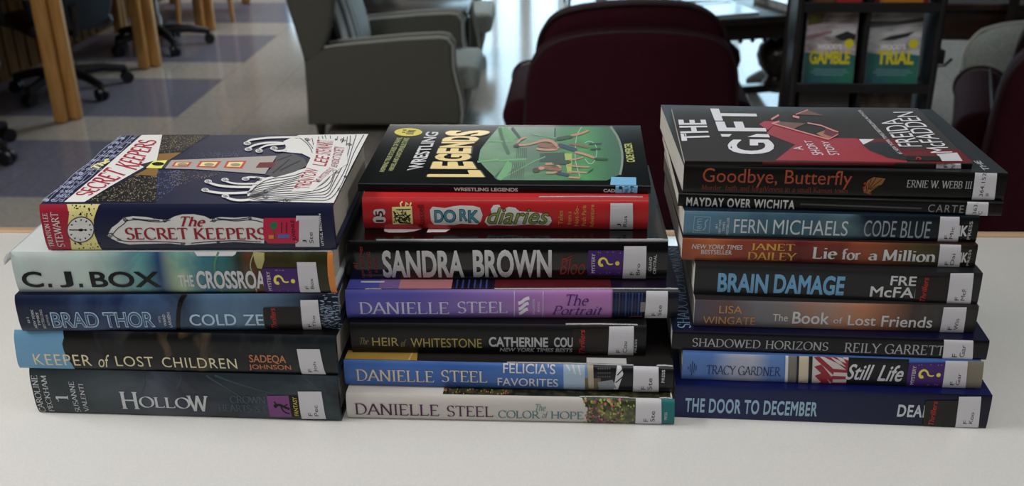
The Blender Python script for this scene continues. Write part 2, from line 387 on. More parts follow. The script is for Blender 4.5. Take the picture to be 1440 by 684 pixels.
club_chair((0.132, 3.22, 0), rad(0), 'maroon club chair seen from behind, right behind the middle book stack')
rc = club_chair((1.50, 2.80, 0), rad(-18), 'maroon club chair at the right edge of the photo holding a grey cushion')
rc.scale = (1.1, 1.1, 1.1)
tc = thing('tub_chair', 'low grey green chair with rounded back behind the maroon arm at the right edge', 'chair', (1.575, 3.775, 0), rad(-6))
pb_ = plump('backrest', tc, 0.44, 0.28, 0.2, M_GREY_LIT, M_PIPE, True); pb_.location = (0, 0, 0.415); pb_.rotation_euler = (rad(-6), 0, 0)  # lightened fabric stands in for light from above on this chair
bm = bmesh.new(); box(bm, -0.2, 0.2, -0.11, 0.11, 0.30, 0.43, 0.04, 4); obj('seat_cushion', bm, M_GREY_LIT, tc, True)
for x in (-0.15, 0.15):
    for y in (-0.08, 0.08):
        bm = bmesh.new(); lathe(bm, [(0.014, 0), (0.022, 0.31)], 10, (x, y)); obj('leg', bm, M_LEG, tc, True)

# ------------------------------------------------------------------ coffee table with reading matter
ct = thing('coffee_table', 'dark low table on two carved pedestals, covered with magazines, behind the maroon chair', 'table', (0.72, 5.2, 0), rad(16))
bm = bmesh.new(); box(bm, -0.62, 0.55, -0.42, 0.42, 0.47, 0.505, 0.012, 3); obj('tabletop', bm, M_BLACKWOOD, ct, True)
bm = bmesh.new(); box(bm, -0.55, 0.55, -0.35, 0.35, 0.385, 0.47, 0.006, 1); ap = obj('apron', bm, M_BLACKWOOD, ct, True)
bm = bmesh.new()
for k in range(19): lathe(bm, [(0.004, 0.372), (0.012, 0.38), (0.012, 0.388), (0.004, 0.394)], 8, (-0.54 + k * 0.06, -0.352))
obj('bead_moulding', bm, M_BLACKWOOD, ap, True)
for x in (-0.13, 0.2):
    bm = bmesh.new(); lathe(bm, [(0.05, 0.06), (0.085, 0.09), (0.06, 0.12), (0.055, 0.14), (0.10, 0.19), (0.115, 0.24), (0.105, 0.29), (0.06, 0.33), (0.055, 0.35), (0.09, 0.385)], 18, (x, -0.12)); pd = obj('pedestal', bm, M_BLACKWOOD, ct, True)
    bm = bmesh.new()
    for s in (-1, 1): tube(bm, [(x, -0.12, 0.10), (x, -0.12 + s * 0.12, 0.11), (x, -0.12 + s * 0.24, 0.06), (x, -0.12 + s * 0.31, 0.028)], [0.05, 0.042, 0.034, 0.028], 10)
    obj('foot', bm, M_BLACKWOOD, pd, True)
bm = bmesh.new(); box(bm, -0.13, 0.2, -0.15, -0.09, 0.06, 0.10, 0.008, 1); obj('stretcher', bm, M_BLACKWOOD, ct, True)

def magazine(loc, rz, w, h, th, label, c1, c2, group, open_=False):
    t = thing('magazine', label, 'magazine', loc, rz, group)
    cm = mat('glossy_print_%d_%d_%d' % c1, S(*c1), 0.25, coat=0.4, noise=(14, S(*c2), 0.42, 0.58))
    bm = bmesh.new()
    if open_:
        for s in (-1, 1):
            prism(bm, [(0, 0), (s * w, 0), (s * w, th * 0.5), (s * w * 0.5, th), (s * w * 0.12, th * 1.25), (0, th * 0.6)], -h / 2, h / 2, 'y')
        obj('pages', bm, M_PAPER, t, True)
        bm = bmesh.new(); box(bm, -w * 1.01, w * 1.01, -h * 0.505, h * 0.505, -0.002, 0.0); obj('cover', bm, cm, t)
        bm = bmesh.new()
        box(bm, -w * 0.85, -w * 0.2, -h * 0.3, h * 0.42, th, th * 1.3 + 0.001); obj('printed_picture', bm, cm, t)
    else:
        box(bm, -w / 2, w / 2, -h / 2, h / 2, 0.0012, th - 0.0012); obj('pages', bm, M_PAPER, t)
        bm = bmesh.new(); box(bm, -w / 2 - 0.001, w / 2 + 0.001, -h / 2, h / 2, th - 0.0012, th, 0); box(bm, -w / 2 - 0.001, w / 2 + 0.001, -h / 2, h / 2, 0, 0.0012); box(bm, -w / 2 - 0.002, -w / 2 - 0.001, -h / 2, h / 2, 0, th)
        cv = obj('cover', bm, cm, t)
        bm = bmesh.new(); box(bm, -w * 0.4, w * 0.42, h * 0.26, h * 0.42, th, th + 0.0006); obj('masthead', bm, mat('masthead_%d_%d_%d' % c2, S(*c2), 0.3), cv)
    return t
M_PAPER = mat('paper', S(205, 203, 198), 0.7)
G = 'reading matter on the dark coffee table'
cz = 0.505
def on(t0, x, y, z): # place on a rotated table
    c, s = math.cos(t0.rotation_euler.z), math.sin(t0.rotation_euler.z)
    return (t0.location.x + c * x - s * y, t0.location.y + s * x + c * y, z)
magazine(on(ct, 0.2, -0.2, cz), rad(26), 0.23, 0.30, 0.035, 'thick white catalogue lying at the front right of the dark coffee table', (205, 212, 220), (120, 130, 122), G)
magazine(on(ct, -0.16, -0.22, cz), rad(20), 0.22, 0.29, 0.010, 'grey magazine at the front edge of the coffee table, left of the white catalogue', (110, 106, 118), (72, 64, 78), G)
magazine(on(ct, -0.14, 0.1, cz), rad(4), 0.24, 0.30, 0.012, 'dark brown magazine lying behind the grey one on the coffee table', (92, 84, 88), (140, 130, 136), G)
magazine(on(ct, 0.14, 0.16, cz), rad(10), 0.28, 0.21, 0.014, 'pale blue magazine at the middle back of the coffee table', (170, 190, 210), (210, 220, 228), G)
magazine(on(ct, -0.46, 0.12, cz), rad(-20), 0.22, 0.29, 0.008, 'pale magazine at the left end of the coffee table above the maroon chair back', (150, 172, 190), (96, 100, 108), G)
magazine(on(ct, 0.42, 0.05, cz), rad(16), 0.22, 0.29, 0.016, 'white magazine at the right end of the coffee table beside the black rack', (196, 200, 206), (150, 156, 164), G)

# small brown stool far off in the glare
t = thing('stool', 'thin legged brown stool standing in the window glare far behind', 'stool', (-0.05, 7.62, 0), rad(8))
bm = bmesh.new(); lathe(bm, [(0.15, 0.44), (0.17, 0.45), (0.17, 0.475), (0.155, 0.485)], 20); obj('seat', bm, M_DARKWOOD, t, True)
for k in range(4):
    a = rad(45 + 90 * k); bm = bmesh.new(); tube(bm, [(0.17 * math.cos(a), 0.17 * math.sin(a), 0), (0.11 * math.cos(a), 0.11 * math.sin(a), 0.45)], [0.012, 0.016], 8); obj('leg', bm, M_DARKWOOD, t, True)

# ------------------------------------------------------------------ table at the right with magazines, chair in front of it
rt = thing('reading_table', 'dark brown reading table with magazines at the upper right', 'table', (2.05, 4.60, 0), rad(-3))
bm = bmesh.new(); box(bm, -0.78, 0.9, -0.62, 0.42, 0.69, 0.72, 0.006, 2); obj('tabletop', bm, M_DARKWOOD, rt, True)
bm = bmesh.new(); box(bm, -0.74, 0.86, -0.58, 0.38, 0.57, 0.69); obj('apron', bm, M_DARKWOOD, rt)
for x in (-0.71, 0.83):
    for y in (-0.55, 0.35):
        bm = bmesh.new(); tube(bm, [(x, y, 0), (x, y, 0.58)], [0.022, 0.034], 4); obj('leg', bm, M_DARKWOOD, rt)
G = 'magazines on the reading table at the right'
magazine(on(rt, -0.42, -0.36, 0.72), rad(12), 0.23, 0.30, 0.008, 'grey and red magazine near the front left corner of the right reading table', (150, 146, 154), (196, 120, 118), G)
magazine(on(rt, -0.1, -0.38, 0.72), rad(-24), 0.22, 0.29, 0.008, 'white magazine near the front edge of the right reading table', (190, 192, 200), (120, 116, 130), G)
magazine(on(rt, -0.3, -0.04, 0.72), rad(-8), 0.22, 0.29, 0.008, 'dark magazine in the second row on the right reading table', (96, 92, 104), (150, 140, 150), G)
magazine(on(rt, 0.05, -0.02, 0.72), rad(18), 0.22, 0.29, 0.008, 'pale grey magazine in the second row on the right reading table', (168, 166, 174), (104, 100, 112), G)
t = thing('wooden_chair', 'dark wooden chair pulled up to the right reading table', 'chair', (1.76, 4.16, 0), rad(-2))
for x in (-0.2, 0.2):
    bm = bmesh.new(); tube(bm, [(x, -0.2, 0), (x, -0.2, 0.42), (x, -0.25, 0.86)], [0.018, 0.022, 0.018], 8); obj('rear_leg', bm, M_BLACKWOOD, t, True)
    bm = bmesh.new(); tube(bm, [(x, 0.18, 0), (x, 0.18, 0.42)], [0.016, 0.02], 8); obj('front_leg', bm, M_BLACKWOOD, t, True)
bm = bmesh.new(); box(bm, -0.22, 0.22, -0.22, 0.22, 0.41, 0.45, 0.012, 2); obj('seat', bm, M_BLACKWOOD, t, True)
for z in (0.56, 0.68, 0.80):
    bm = bmesh.new(); box(bm, -0.2, 0.2, -0.245, -0.225, z, z + 0.05, 0.004, 1); obj('back_slat', bm, M_BLACKWOOD, t)

# ------------------------------------------------------------------ study carrels and office chairs on the left
def carrel(y0, y1, label):
    t = thing('study_carrel', label, 'desk', (-2.56, (y0 + y1) / 2, 0), 0, 'oak study carrels along the left wall')
    h = (y1 - y0) / 2 - 0.004
    bm = bmesh.new(); box(bm, -0.62, -0.06, -h + 0.02, h - 0.02, 0.70, 0.735, 0.004, 1); obj('desktop', bm, M_OAK, t)
    bm = bmesh.new(); box(bm, -0.64, -0.61, -h + 0.01, h - 0.01, 0.05, 1.25)
    for k in range(9):
        yy = -h + 0.06 + k * (2 * h - 0.12) / 8; box(bm, -0.61, -0.602, yy - 0.035, yy + 0.035, 0.06, 0.69)
    obj('back_panel', bm, M_PANEL, t)
    for s in (-1, 1):
        yc = s * (h - 0.026)
        bm = bmesh.new(); box(bm, -0.60, -0.056, yc - 0.012, yc + 0.012, 0.60, 0.70); box(bm, -0.60, -0.2, yc - 0.012, yc + 0.012, 0.735, 1.25); obj('side_panel', bm, M_PANEL, t)
        bm = bmesh.new(); box(bm, -0.615, -0.56, yc - 0.025, yc + 0.025, 0, 1.25, 0.012, 3); obj('rear_leg', bm, M_OAK, t, True)
        xo = 0.0 if s > 0 else 0.045
        bm = bmesh.new(); box(bm, -0.056 + xo, 0.008 + xo, yc - 0.025, yc + 0.025, 0, 0.735, 0.016, 4); obj('leg', bm, M_OAK, t, True)
    return t
ys = [3.72, 4.735, 5.765, 6.72, 7.7]
names = ['oak study carrel at the left edge, nearest to the counter', 'oak study carrel with the blue black office chair, second from the counter', 'oak study carrel behind the second one, third from the counter', 'oak study carrel farthest from the counter, fourth in the row']
for (a, b), n in zip(zip(ys, ys[1:]), names): carrel(a, b, n)
sh = thing('oak_chair', 'pale oak chair with tapering legs at the far end of the carrels', 'chair', (-2.72, 7.15, 0), rad(20))
# the foot of a wooden chair pushed into the last carrel
bm = bmesh.new(); prism(bm, [(-0.19, -0.19), (0.19, -0.21), (0.19, 0.21), (-0.19, 0.19)], 0.40, 0.44, 'z', 0.008, 2); obj('seat', bm, M_OAK, sh, True)
for x, y in ((-0.16, -0.16), (0.17, -0.18), (0.17, 0.18), (-0.16, 0.16)):
    bm = bmesh.new(); tube(bm, [(x * 1.1, y * 1.1, 0), (x, y, 0.40)], [0.014, 0.022], 8); obj('leg', bm, M_OAK, sh, True)
bm = bmesh.new(); prism(bm, [(-0.19, 0.5), (-0.19, 0.67), (0.19, 0.67), (0.19, 0.5)], -0.2, -0.18, 'y', 0.005, 1)
for v in bm.verts: v.co = Vector((v.co.y, v.co.x, v.co.z))
obj('backrest', bm, M_OAK, sh, True)
bm = bmesh.new()
for y in (-0.15, 0.15): tube(bm, [(-0.17, y, 0.42), (-0.19, y, 0.55)], 0.014, 8)
obj('back_post', bm, M_OAK, sh, True)

def office_chair(loc, rz, label, a0):
    t = thing('office_chair', label, 'chair', loc, rz, 'black office chairs at the carrels')
    bm = bmesh.new(); lathe(bm, [(0.04, 0.07), (0.045, 0.12), (0.03, 0.14)], 14)
    for k in range(5):
        a = rad(a0 + 72 * k); c, s = math.cos(a), math.sin(a)
        tube(bm, [(0.02 * c, 0.02 * s, 0.11), (0.18 * c, 0.18 * s, 0.105), (0.30 * c, 0.30 * s, 0.08)], [0.03, 0.025, 0.02], 8)
    obj('star_base', bm, M_PLASTIC, t, True)
    for k in range(5):
        a = rad(a0 + 72 * k); c, s = math.cos(a), math.sin(a); bm = bmesh.new()
        for q in (-0.016, 0.016):
            p = Vector((0.30 * c, 0.30 * s, 0.032)); d = Vector((-s, c, 0)); tube(bm, [p + d * (q - 0.009), p + d * (q + 0.009)], 0.032, 14)
        tube(bm, [(0.30 * c, 0.30 * s, 0.03), (0.30 * c, 0.30 * s, 0.085)], 0.01, 8); obj('caster', bm, M_PLASTIC, t, True)
    bm = bmesh.new(); tube(bm, [(0, 0, 0.12), (0, 0, 0.2), (0, 0, 0.2), (0, 0, 0.36)], [0.028, 0.028, 0.018, 0.018], 12); obj('gas_column', bm, M_STEEL, t, True)
    bm = bmesh.new(); box(bm, -0.22, 0.22, -0.22, 0.22, 0.35, 0.43, 0.035, 4); obj('seat', bm, M_PLASTIC, t, True)
    bm = bmesh.new(); prism(bm, smooth_loop([(-0.2, 0.42), (-0.23, 0.58), (-0.20, 0.685), (0.20, 0.685), (0.23, 0.58), (0.2, 0.42), (0.1, 0.37), (-0.1, 0.37)], 2), -0.26, -0.19, 'y', 0.02, 3); obj('backrest', bm, M_BLUECLOTH, t, True)
    bm = bmesh.new(); tube(bm, [(0, -0.1, 0.34), (0, -0.24, 0.35), (0, -0.27, 0.5)], 0.02, 8); obj('back_bracket', bm, M_PLASTIC, t, True)
    for s in (-1, 1):
        bm = bmesh.new(); tube(bm, [(s * 0.2, 0.02, 0.37), (s * 0.27, 0.02, 0.40), (s * 0.27, -0.0, 0.58)], 0.014, 8); box(bm, s * 0.27 - 0.03, s * 0.27 + 0.03, -0.12, 0.13, 0.575, 0.605, 0.012, 2); obj('armrest', bm, M_PLASTIC, t, True)
    return t
oc = [((-2.80, 5.26, 0), rad(45), 'black office chair with blue black back tucked into the second oak carrel', -45 - 34),
      ((-2.70, 6.28, 0), rad(100), 'black office chair in the third carrel, only its star base showing', -8),
      ((-2.83, 4.14, 0), rad(-90), 'black office chair at the left edge, only one caster showing in front', 82)]
for a in oc: office_chair(*a)

# ------------------------------------------------------------------ lettering
def arc(cx, cy, rx, ry, a0, a1, n=12):
    return [(cx + rx * math.cos(rad(a0 + (a1 - a0) * i / n)), cy + ry * math.sin(rad(a0 + (a1 - a0) * i / n))) for i in range(n + 1)]
def _glyphs():
    g = {}
    st = lambda x, h=1.0: [(x, 0), (x, h)]
    g['A'] = (.80, [[(.02, 0), (.40, 1)], [(.40, 1), (.78, 0)], [(.17, .36), (.63, .36)]])
    g['B'] = (.70, [st(.14), [(.14, .98), (.36, .98)] + arc(.36, .755, .22, .225, 90, -90) + [(.14, .53)], [(.14, .53), (.38, .53)] + arc(.38, .275, .26, .255, 90, -90) + [(.14, .02)]])
    g['C'] = (.82, [arc(.46, .5, .42, .51, 42, 318, 20)])
    g['D'] = (.86, [st(.14), [(.14, .98), (.34, .98)] + arc(.34, .5, .44, .48, 90, -90, 16) + [(.14, .02)]])
    g['E'] = (.68, [st(.14), [(.14, .98), (.58, .98)], [(.14, .52), (.50, .52)], [(.14, .02), (.62, .02)]])
    g['F'] = (.64, [st(.14), [(.14, .98), (.58, .98)], [(.14, .50), (.48, .50)]])
    g['G'] = (.88, [arc(.47, .5, .43, .51, 42, 300, 20) + [(.80, .08)], [(.80, .02), (.80, .42)], [(.58, .42), (.84, .42)]])
    g['H'] = (.88, [st(.14), st(.74), [(.14, .52), (.74, .52)]])
    g['I'] = (.34, [st(.17)])
    g['J'] = (.44, [[(.28, 1), (.28, .12)] + arc(.12, .12, .16, .22, 0, -100, 8)])
    g['K'] = (.80, [st(.14), [(.16, .42), (.66, 1)], [(.30, .56), (.74, 0)]])
    g['L'] = (.66, [st(.14), [(.14, .02), (.60, .02)]])
    g['M'] = (1.02, [[(.14, 0), (.16, 1)], [(.16, 1), (.50, .08)], [(.50, .08), (.86, 1)], [(.86, 1), (.88, 0)]])
    g['N'] = (.90, [st(.14), [(.14, 1), (.76, 0)], st(.76)])
    g['O'] = (.92, [arc(.46, .5, .42, .51, 0, 360, 26)])
    g['P'] = (.66, [st(.14), [(.14, .98), (.36, .98)] + arc(.36, .73, .24, .25, 90, -90) + [(.14, .48)]])
    g['R'] = (.76, [st(.14), [(.14, .98), (.36, .98)] + arc(.36, .74, .23, .24, 90, -90) + [(.14, .50)], [(.36, .50), (.74, 0)]])
    g['S'] = (.62, [arc(.32, .745, .24, .265, 35, 270, 14) + arc(.30, .24, .26, .25, 90, -150, 14)])
    g['T'] = (.76, [st(.38), [(.04, .98), (.72, .98)]])
    g['U'] = (.86, [[(.14, 1), (.14, .32)] + arc(.43, .32, .29, .33, 180, 360, 14) + [(.72, 1)]])
    g['V'] = (.80, [[(.03, 1), (.40, 0)], [(.40, 0), (.77, 1)]])
    g['W'] = (1.12, [[(.03, 1), (.32, 0)], [(.32, 0), (.56, 1)], [(.56, 1), (.82, 0)], [(.82, 0), (1.09, 1)]])
    g['X'] = (.80, [[(.06, 1), (.74, 0)], [(.06, 0), (.72, 1)]])
    g['Y'] = (.78, [[(.03, 1), (.39, .46)], [(.39, .46), (.75, 1)], st(.39, .46)])
    g['Z'] = (.72, [[(.08, .98), (.64, .98)], [(.64, .98), (.06, .02)], [(.06, .02), (.66, .02)]])
    g['&'] = (.86, [[(.82, 0), (.24, .70)] + arc(.40, .80, .17, .18, 200, -20, 10) + [(.14, .40)] + arc(.34, .24, .28, .25, 150, 300, 10) + [(.76, .46)]])
    g['1'] = (.46, [st(.24), [(.08, .84), (.24, 1)]])
    x = .64
    g['a'] = (.56, [arc(.26, .44, .18, .19, 150, 10, 8) + [(.44, .10), (.52, .02)], arc(.26, .19, .19, .18, 60, 330, 12)])
    g['b'] = (.62, [st(.12), arc(.33, .32, .21, .31, 130, -130, 14)])
    g['c'] = (.52, [arc(.30, .32, .24, .32, 45, 315, 14)])
    g['d'] = (.64, [st(.50), arc(.29, .32, .22, .31, 45, 315, 14)])
    g['e'] = (.54, [[(.08, .36), (.48, .36)] + arc(.29, .32, .22, .31, 10, 310, 14)])
    g['f'] = (.40, [[(.18, 0), (.18, .80)] + arc(.32, .82, .14, .17, 180, 50, 6), [(.04, .62), (.36, .62)]])
    g['g'] = (.58, [arc(.27, .40, .18, .22, 0, 360, 14), arc(.27, -.10, .22, .17, 0, 360, 14), [(.40, .56), (.54, .62)]])
    g['h'] = (.66, [st(.12), arc(.32, .38, .20, .25, 150, 0, 8) + [(.52, 0)]])
    g['i'] = (.28, [st(.14, x), [(.14, .84), (.14, .93)]])
    g['k'] = (.62, [st(.12), [(.14, .26), (.50, .62)], [(.26, .36), (.58, 0)]])
    g['l'] = (.28, [st(.14)])
    g['m'] = (.98, [st(.12, x), arc(.30, .40, .18, .23, 150, 0, 8) + [(.48, 0)], arc(.66, .40, .18, .23, 150, 0, 8) + [(.84, 0)]])
    g['n'] = (.66, [st(.12, x), arc(.32, .38, .20, .25, 150, 0, 8) + [(.52, 0)]])
    g['o'] = (.60, [arc(.30, .31, .24, .32, 0, 360, 18)])
    g['p'] = (.62, [[(.12, -.30), (.12, x)], arc(.33, .32, .21, .31, 130, -130, 14)])
    g['r'] = (.46, [st(.12, x), arc(.30, .42, .16, .2, 165, 50, 6)])
    g['s'] = (.46, [arc(.23, .475, .15, .16, 35, 270, 10) + arc(.22, .155, .17, .16, 90, -150, 10)])
    g['t'] = (.38, [[(.17, .84), (.17, .12)] + arc(.27, .12, .10, .12, 180, 300, 5), [(.02, .62), (.34, .62)]])
    g['u'] = (.66, [[(.12, x), (.12, .22)] + arc(.31, .22, .19, .22, 180, 340, 8), st(.50, x)])
    g['w'] = (.86, [[(.02, x), (.24, 0)], [(.24, 0), (.43, x)], [(.43, x), (.62, 0)], [(.62, 0), (.84, x)]])
    g['y'] = (.60, [[(.04, x), (.30, 0)], [(.56, x), (.20, -.28)]])
    g['.'] = (.24, [[(.12, .0), (.12, .08)]]); g[','] = (.24, [[(.14, .08), (.08, -.12)]]); g["'"] = (.2, [[(.1, 1), (.08, .78)]])
    g[' '] = (.36, [])
    return g
GL = _glyphs()
def ribbon(pts, wf):
    """flat strip along a polyline; wf(direction angle, t) -> width"""
    V, F = [], []
    n = len(pts); closed = n > 3 and (Vector(pts[0]) - Vector(pts[-1])).length < 1e-6
    for i in range(n):
        a = Vector(pts[i - 1] if i > 0 else (pts[n - 2] if closed else pts[0])); b = Vector(pts[i + 1] if i < n - 1 else (pts[1] if closed else pts[-1]))
        d = (b - a)
        if d.length < 1e-9: d = Vector((1, 0))
        d.normalize(); nn = Vector((-d.y, d.x)); w = wf(math.atan2(d.y, d.x), i / max(1, n - 1)) / 2
        p = Vector(pts[i]); V += [tuple(p + nn * w), tuple(p - nn * w)]
    for i in range(n - 1): F.append((2 * i, 2 * i + 1, 2 * i + 3, 2 * i + 2))
    return V, F
def join(parts):
    V, F = [], []
    for v, f in parts:
        o = len(V); V += v; F += [tuple(i + o for i in q) for q in f]
    return V, F
def serif_text(s, weight=0.135, thin=0.05, shear=0.0, track=0.04, smallcaps=False, serifs=True, nib=18):
    parts = []; x0 = 0.0
    def wf(a, t): return thin + (weight - thin) * abs(math.sin(a - rad(nib))) ** 1.3
    for k, ch in enumerate(s):
        sc_ = 1.0
        c = ch
        if smallcaps and ch.islower(): c, sc_ = ch.upper(), 0.76
        if c not in GL: c = c.upper() if c.upper() in GL else ' '
        w, strokes = GL[c]
        ends = [p for st in strokes for p in (st[0], st[-1])]
        gl = [ribbon(st, wf) for st in strokes]
        if serifs:
            for st in strokes:
                for e, nb in ((st[0], st[1]), (st[-1], st[-2])):
                    dx, dy = e[0] - nb[0], e[1] - nb[1]
                    L = math.hypot(dx, dy) or 1
                    share = sum(1 for q in ends if abs(q[0] - e[0]) < .05 and abs(q[1] - e[1]) < .05) > 1
                    if len(st) == 2 or c in 'hnmfrutJU':
                        if abs(dy) / L > 0.55 and not (len(st) > 2 and abs(dx) / L > .5):
                            if share and c in 'AMVWvw': continue
                            if c in 'Gt.,\'iY' and not (c in 'iY' and e[1] in (0, .64, 1)): continue
                            h = 0.05; yy = e[1] - (h if dy > 0 else 0)
                            l, r = .13, .13
                            if share: r = 0.0
                            if c in 'hnmrbdiklpu' and dy > 0: r = 0.0
                            gl.append(([(e[0] - l, yy), (e[0] + r, yy), (e[0] + r, yy + h), (e[0] - l, yy + h)], [(0, 1, 2, 3)]))
                        elif abs(dx) / L > 0.9 and not share and c in 'EFLTZ' and abs(e[1] - .5) > .2:
                            hh = .17 * (-1 if e[1] > .5 else 1); ww = .035
                            gl.append(([(e[0] - ww, e[1]), (e[0] + ww, e[1]), (e[0] + ww, e[1] + hh), (e[0] - ww * .3, e[1] + hh)], [(0, 1, 2, 3)]))
            if c in 'CGSs':
                e = strokes[0][0]; gl.append(([(e[0] - .03, e[1] + .08), (e[0] + .03, e[1] + .1), (e[0] + .03, e[1] - .14), (e[0] - .0, e[1] - .14)], [(0, 1, 2, 3)]))
        v, f = join(gl)
        parts.append(([((p[0] * sc_ + x0) + shear * p[1] * sc_, p[1] * sc_) for p in v], f)); x0 += (w + track) * sc_
    return join([p for p in parts if p[1]])
_tc = {}
def sans_text(s, bold=0.0, shear=0.0, track=1.0):
    key = (s, bold, shear, track)
    if key in _tc: return _tc[key]
    cu = bpy.data.curves.new('t', 'FONT'); cu.body = s; cu.size = 1.0; cu.resolution_u = 4; cu.space_character = track; cu.shear = shear
    o = bpy.data.objects.new('t', cu); COL.objects.link(o)
    bpy.context.view_layer.update()
    me = bpy.data.meshes.new_from_object(o)
    V = [(v.co.x, v.co.y) for v in me.vertices]; F = [tuple(p.vertices) for p in me.polygons]
    bpy.data.objects.remove(o); bpy.data.curves.remove(cu); bpy.data.meshes.remove(me)
    bold *= 0.75
    if bold > 0.004:            # heavier weight: widen every outline edge
        cnt = {}
        for f in F:
            for i in range(len(f)):
                e = tuple(sorted((f[i], f[(i + 1) % len(f)]))); cnt[e] = cnt.get(e, 0) + 1
        for (a, b), c in cnt.items():
            if c != 1: continue
            A, B = Vector(V[a]), Vector(V[b]); d = B - A
            if d.length < 1e-5: continue
            d.normalize(); nn = Vector((-d.y, d.x)) * bold; e = d * bold * 0.7; k = len(V)
            V += [tuple(A - e + nn), tuple(A - e - nn), tuple(B + e - nn), tuple(B + e + nn)]; F.append((k, k + 1, k + 2, k + 3))
    _tc[key] = (V, F); return V, F
def homography(src, dst):
    A = []; b = []
    for (x, y), (u, v) in zip(src, dst):
        A += [[x, y, 1, 0, 0, 0, -u * x, -u * y], [0, 0, 0, x, y, 1, -v * x, -v * y]]; b += [u, v]
    h = np.linalg.solve(np.array(A, float), np.array(b, float))
    def f(x, y):
        d = h[6] * x + h[7] * y + 1
        return ((h[0] * x + h[1] * y + h[2]) / d, (h[3] * x + h[4] * y + h[5]) / d)
    return f

class Sheet:
    """a printed surface: artwork is laid out in its own sheet units and carried onto the surface"""
    def __init__(self, corners, place, cuts=()):   # corners tl,tr,br,bl -> (u,v): v=1 at the top
        self.h = homography(corners, [(0, 1), (1, 1), (1, 0), (0, 0)]); self.place = place; self.cuts = cuts; self.items = []
    def poly(self, part, m, pts, lay=1): self.items.append((part, m, [self.h(*p) for p in pts], [tuple(range(len(pts)))], lay))
    def mesh(self, part, m, V, F, lay=1): self.items.append((part, m, [self.h(*p) for p in V], F, lay))
    def stroke(self, part, m, pts, w, lay=2, taper=False, it=0):
        for _ in range(it):
            q = [pts[0]]
            for a, b in zip(pts, pts[1:]): q += [(.75 * a[0] + .25 * b[0], .75 * a[1] + .25 * b[1]), (.25 * a[0] + .75 * b[0], .25 * a[1] + .75 * b[1])]
            pts = q + [pts[-1]]
        V, F = ribbon(pts, (lambda a, t: w * (1 - 0.7 * t)) if taper else (lambda a, t: w)); self.mesh(part, m, V, F, lay)
    def disc(self, part, m, cx, cy, rx, ry=None, lay=2, n=24):
        ry = rx if ry is None else ry
        self.poly(part, m, [(cx + rx * math.cos(2 * math.pi * k / n), cy + ry * math.sin(2 * math.pi * k / n)) for k in range(n)], lay)
    def text(self, part, m, s, x0, y0, x1, y1, font='sans', rot=0, lay=3, quad=None, **kw):
        V, F = serif_text(s, **kw) if font == 'serif' else sans_text(s, **kw)
        ax, bx = min(v[0] for v in V), max(v[0] for v in V); ay, by = min(v[1] for v in V), max(v[1] for v in V)
        N = [((v[0] - ax) / (bx - ax), (v[1] - ay) / (by - ay)) for v in V]
        if quad:
            bl, br, tr, tl = quad; out = []
            for s_, h_ in N:
                out.append(self.h(*[(1 - h_) * ((1 - s_) * bl[i] + s_ * br[i]) + h_ * ((1 - s_) * tl[i] + s_ * tr[i]) for i in (0, 1)]))
        else:
            xm, ym = (x0 + x1) / 2, (y0 + y1) / 2
            u0, u1 = self.h(x0, ym)[0], self.h(x1, ym)[0]; v1, v0 = self.h(xm, y0)[1], self.h(xm, y1)[1]
            if rot: out = [(u1 - h_ * (u1 - u0), v0 + s_ * (v1 - v0)) for s_, h_ in N]
            else: out = [(u0 + s_ * (u1 - u0), v0 + h_ * (v1 - v0)) for s_, h_ in N]
        self.items.append((part, m, out, F, lay))
    def flush(self, made, root):
        """build one mesh per part name ('a' or 'a/b'); made keeps the objects so both surfaces can share parts"""
        groups = {}
        for part, m, V, F, lay in self.items: groups.setdefault(part, []).append((m, V, F, lay))
        for part in sorted(groups, key=lambda p: p.count('/')):
            bm = bmesh.new(); mats = []; kk = 0
            for m, V, F, lay in groups[part]:
                if m not in mats: mats.append(m)
                b2 = bmesh.new(); vv = [b2.verts.new((v[0], 0, v[1])) for v in V]
                for f in F:
                    try: b2.faces.new([vv[i] for i in f])
                    except ValueError: pass
                b2.normal_update()
                bmesh.ops.triangulate(b2, faces=[f for f in b2.faces if len(f.verts) > 4])
                for c in self.cuts:
                    bmesh.ops.bisect_plane(b2, geom=b2.verts[:] + b2.edges[:] + b2.faces[:], plane_co=(0, 0, c), plane_no=(0, 0, 1), dist=1e-7)
                for f in b2.faces:          # each printed patch a hair above the one before it
                    kk = (kk + 1) % 17
                    nf = bm.faces.new([bm.verts.new(self.place(v.co.x, v.co.z, 0.00008 + 0.00009 * lay + 0.000003 * kk)) for v in f.verts]); nf.material_index = mats.index(m)
                b2.free()
            nm = part.split('/')[-1]; par = made.get(part.split('/')[0], root) if '/' in part else root
            if self.outward is not None:
                for f in bm.faces:
                    f.normal_update()
                    if f.normal.dot(self.outward) < 0: f.normal_flip()
            o = obj(nm.split('#')[0], bm, mats, par, 'keep'); made[part] = o
        return made
    outward = None

INK = {}
def ink(r, g, b, rough=0.4):
    k = (r, g, b, rough)
    if k not in INK: INK[k] = mat('ink_%d_%d_%d_%d' % (r, g, b, int(rough * 100)), C(r, g, b), rough, spec=0.3)
    return INK[k]
WHITE = ink(182, 182, 186); LABEL = mat('paper_label', C(176, 176, 182), 0.45); TYPE = mat('typed_ink', S(30, 30, 34), 0.6)
BLACK = ink(12, 12, 14)
M_PAGES = mat('page_edges', S(205, 200, 188), 0.85, noise=(300, S(165, 160, 150), 0.3, 0.7), stretch=(0.15, 0.15, 12))
M_PAGESG = mat('grey_page_edges', S(222, 219, 210), 0.85, noise=(300, S(188, 185, 177), 0.3, 0.7), stretch=(0.15, 0.15, 12))

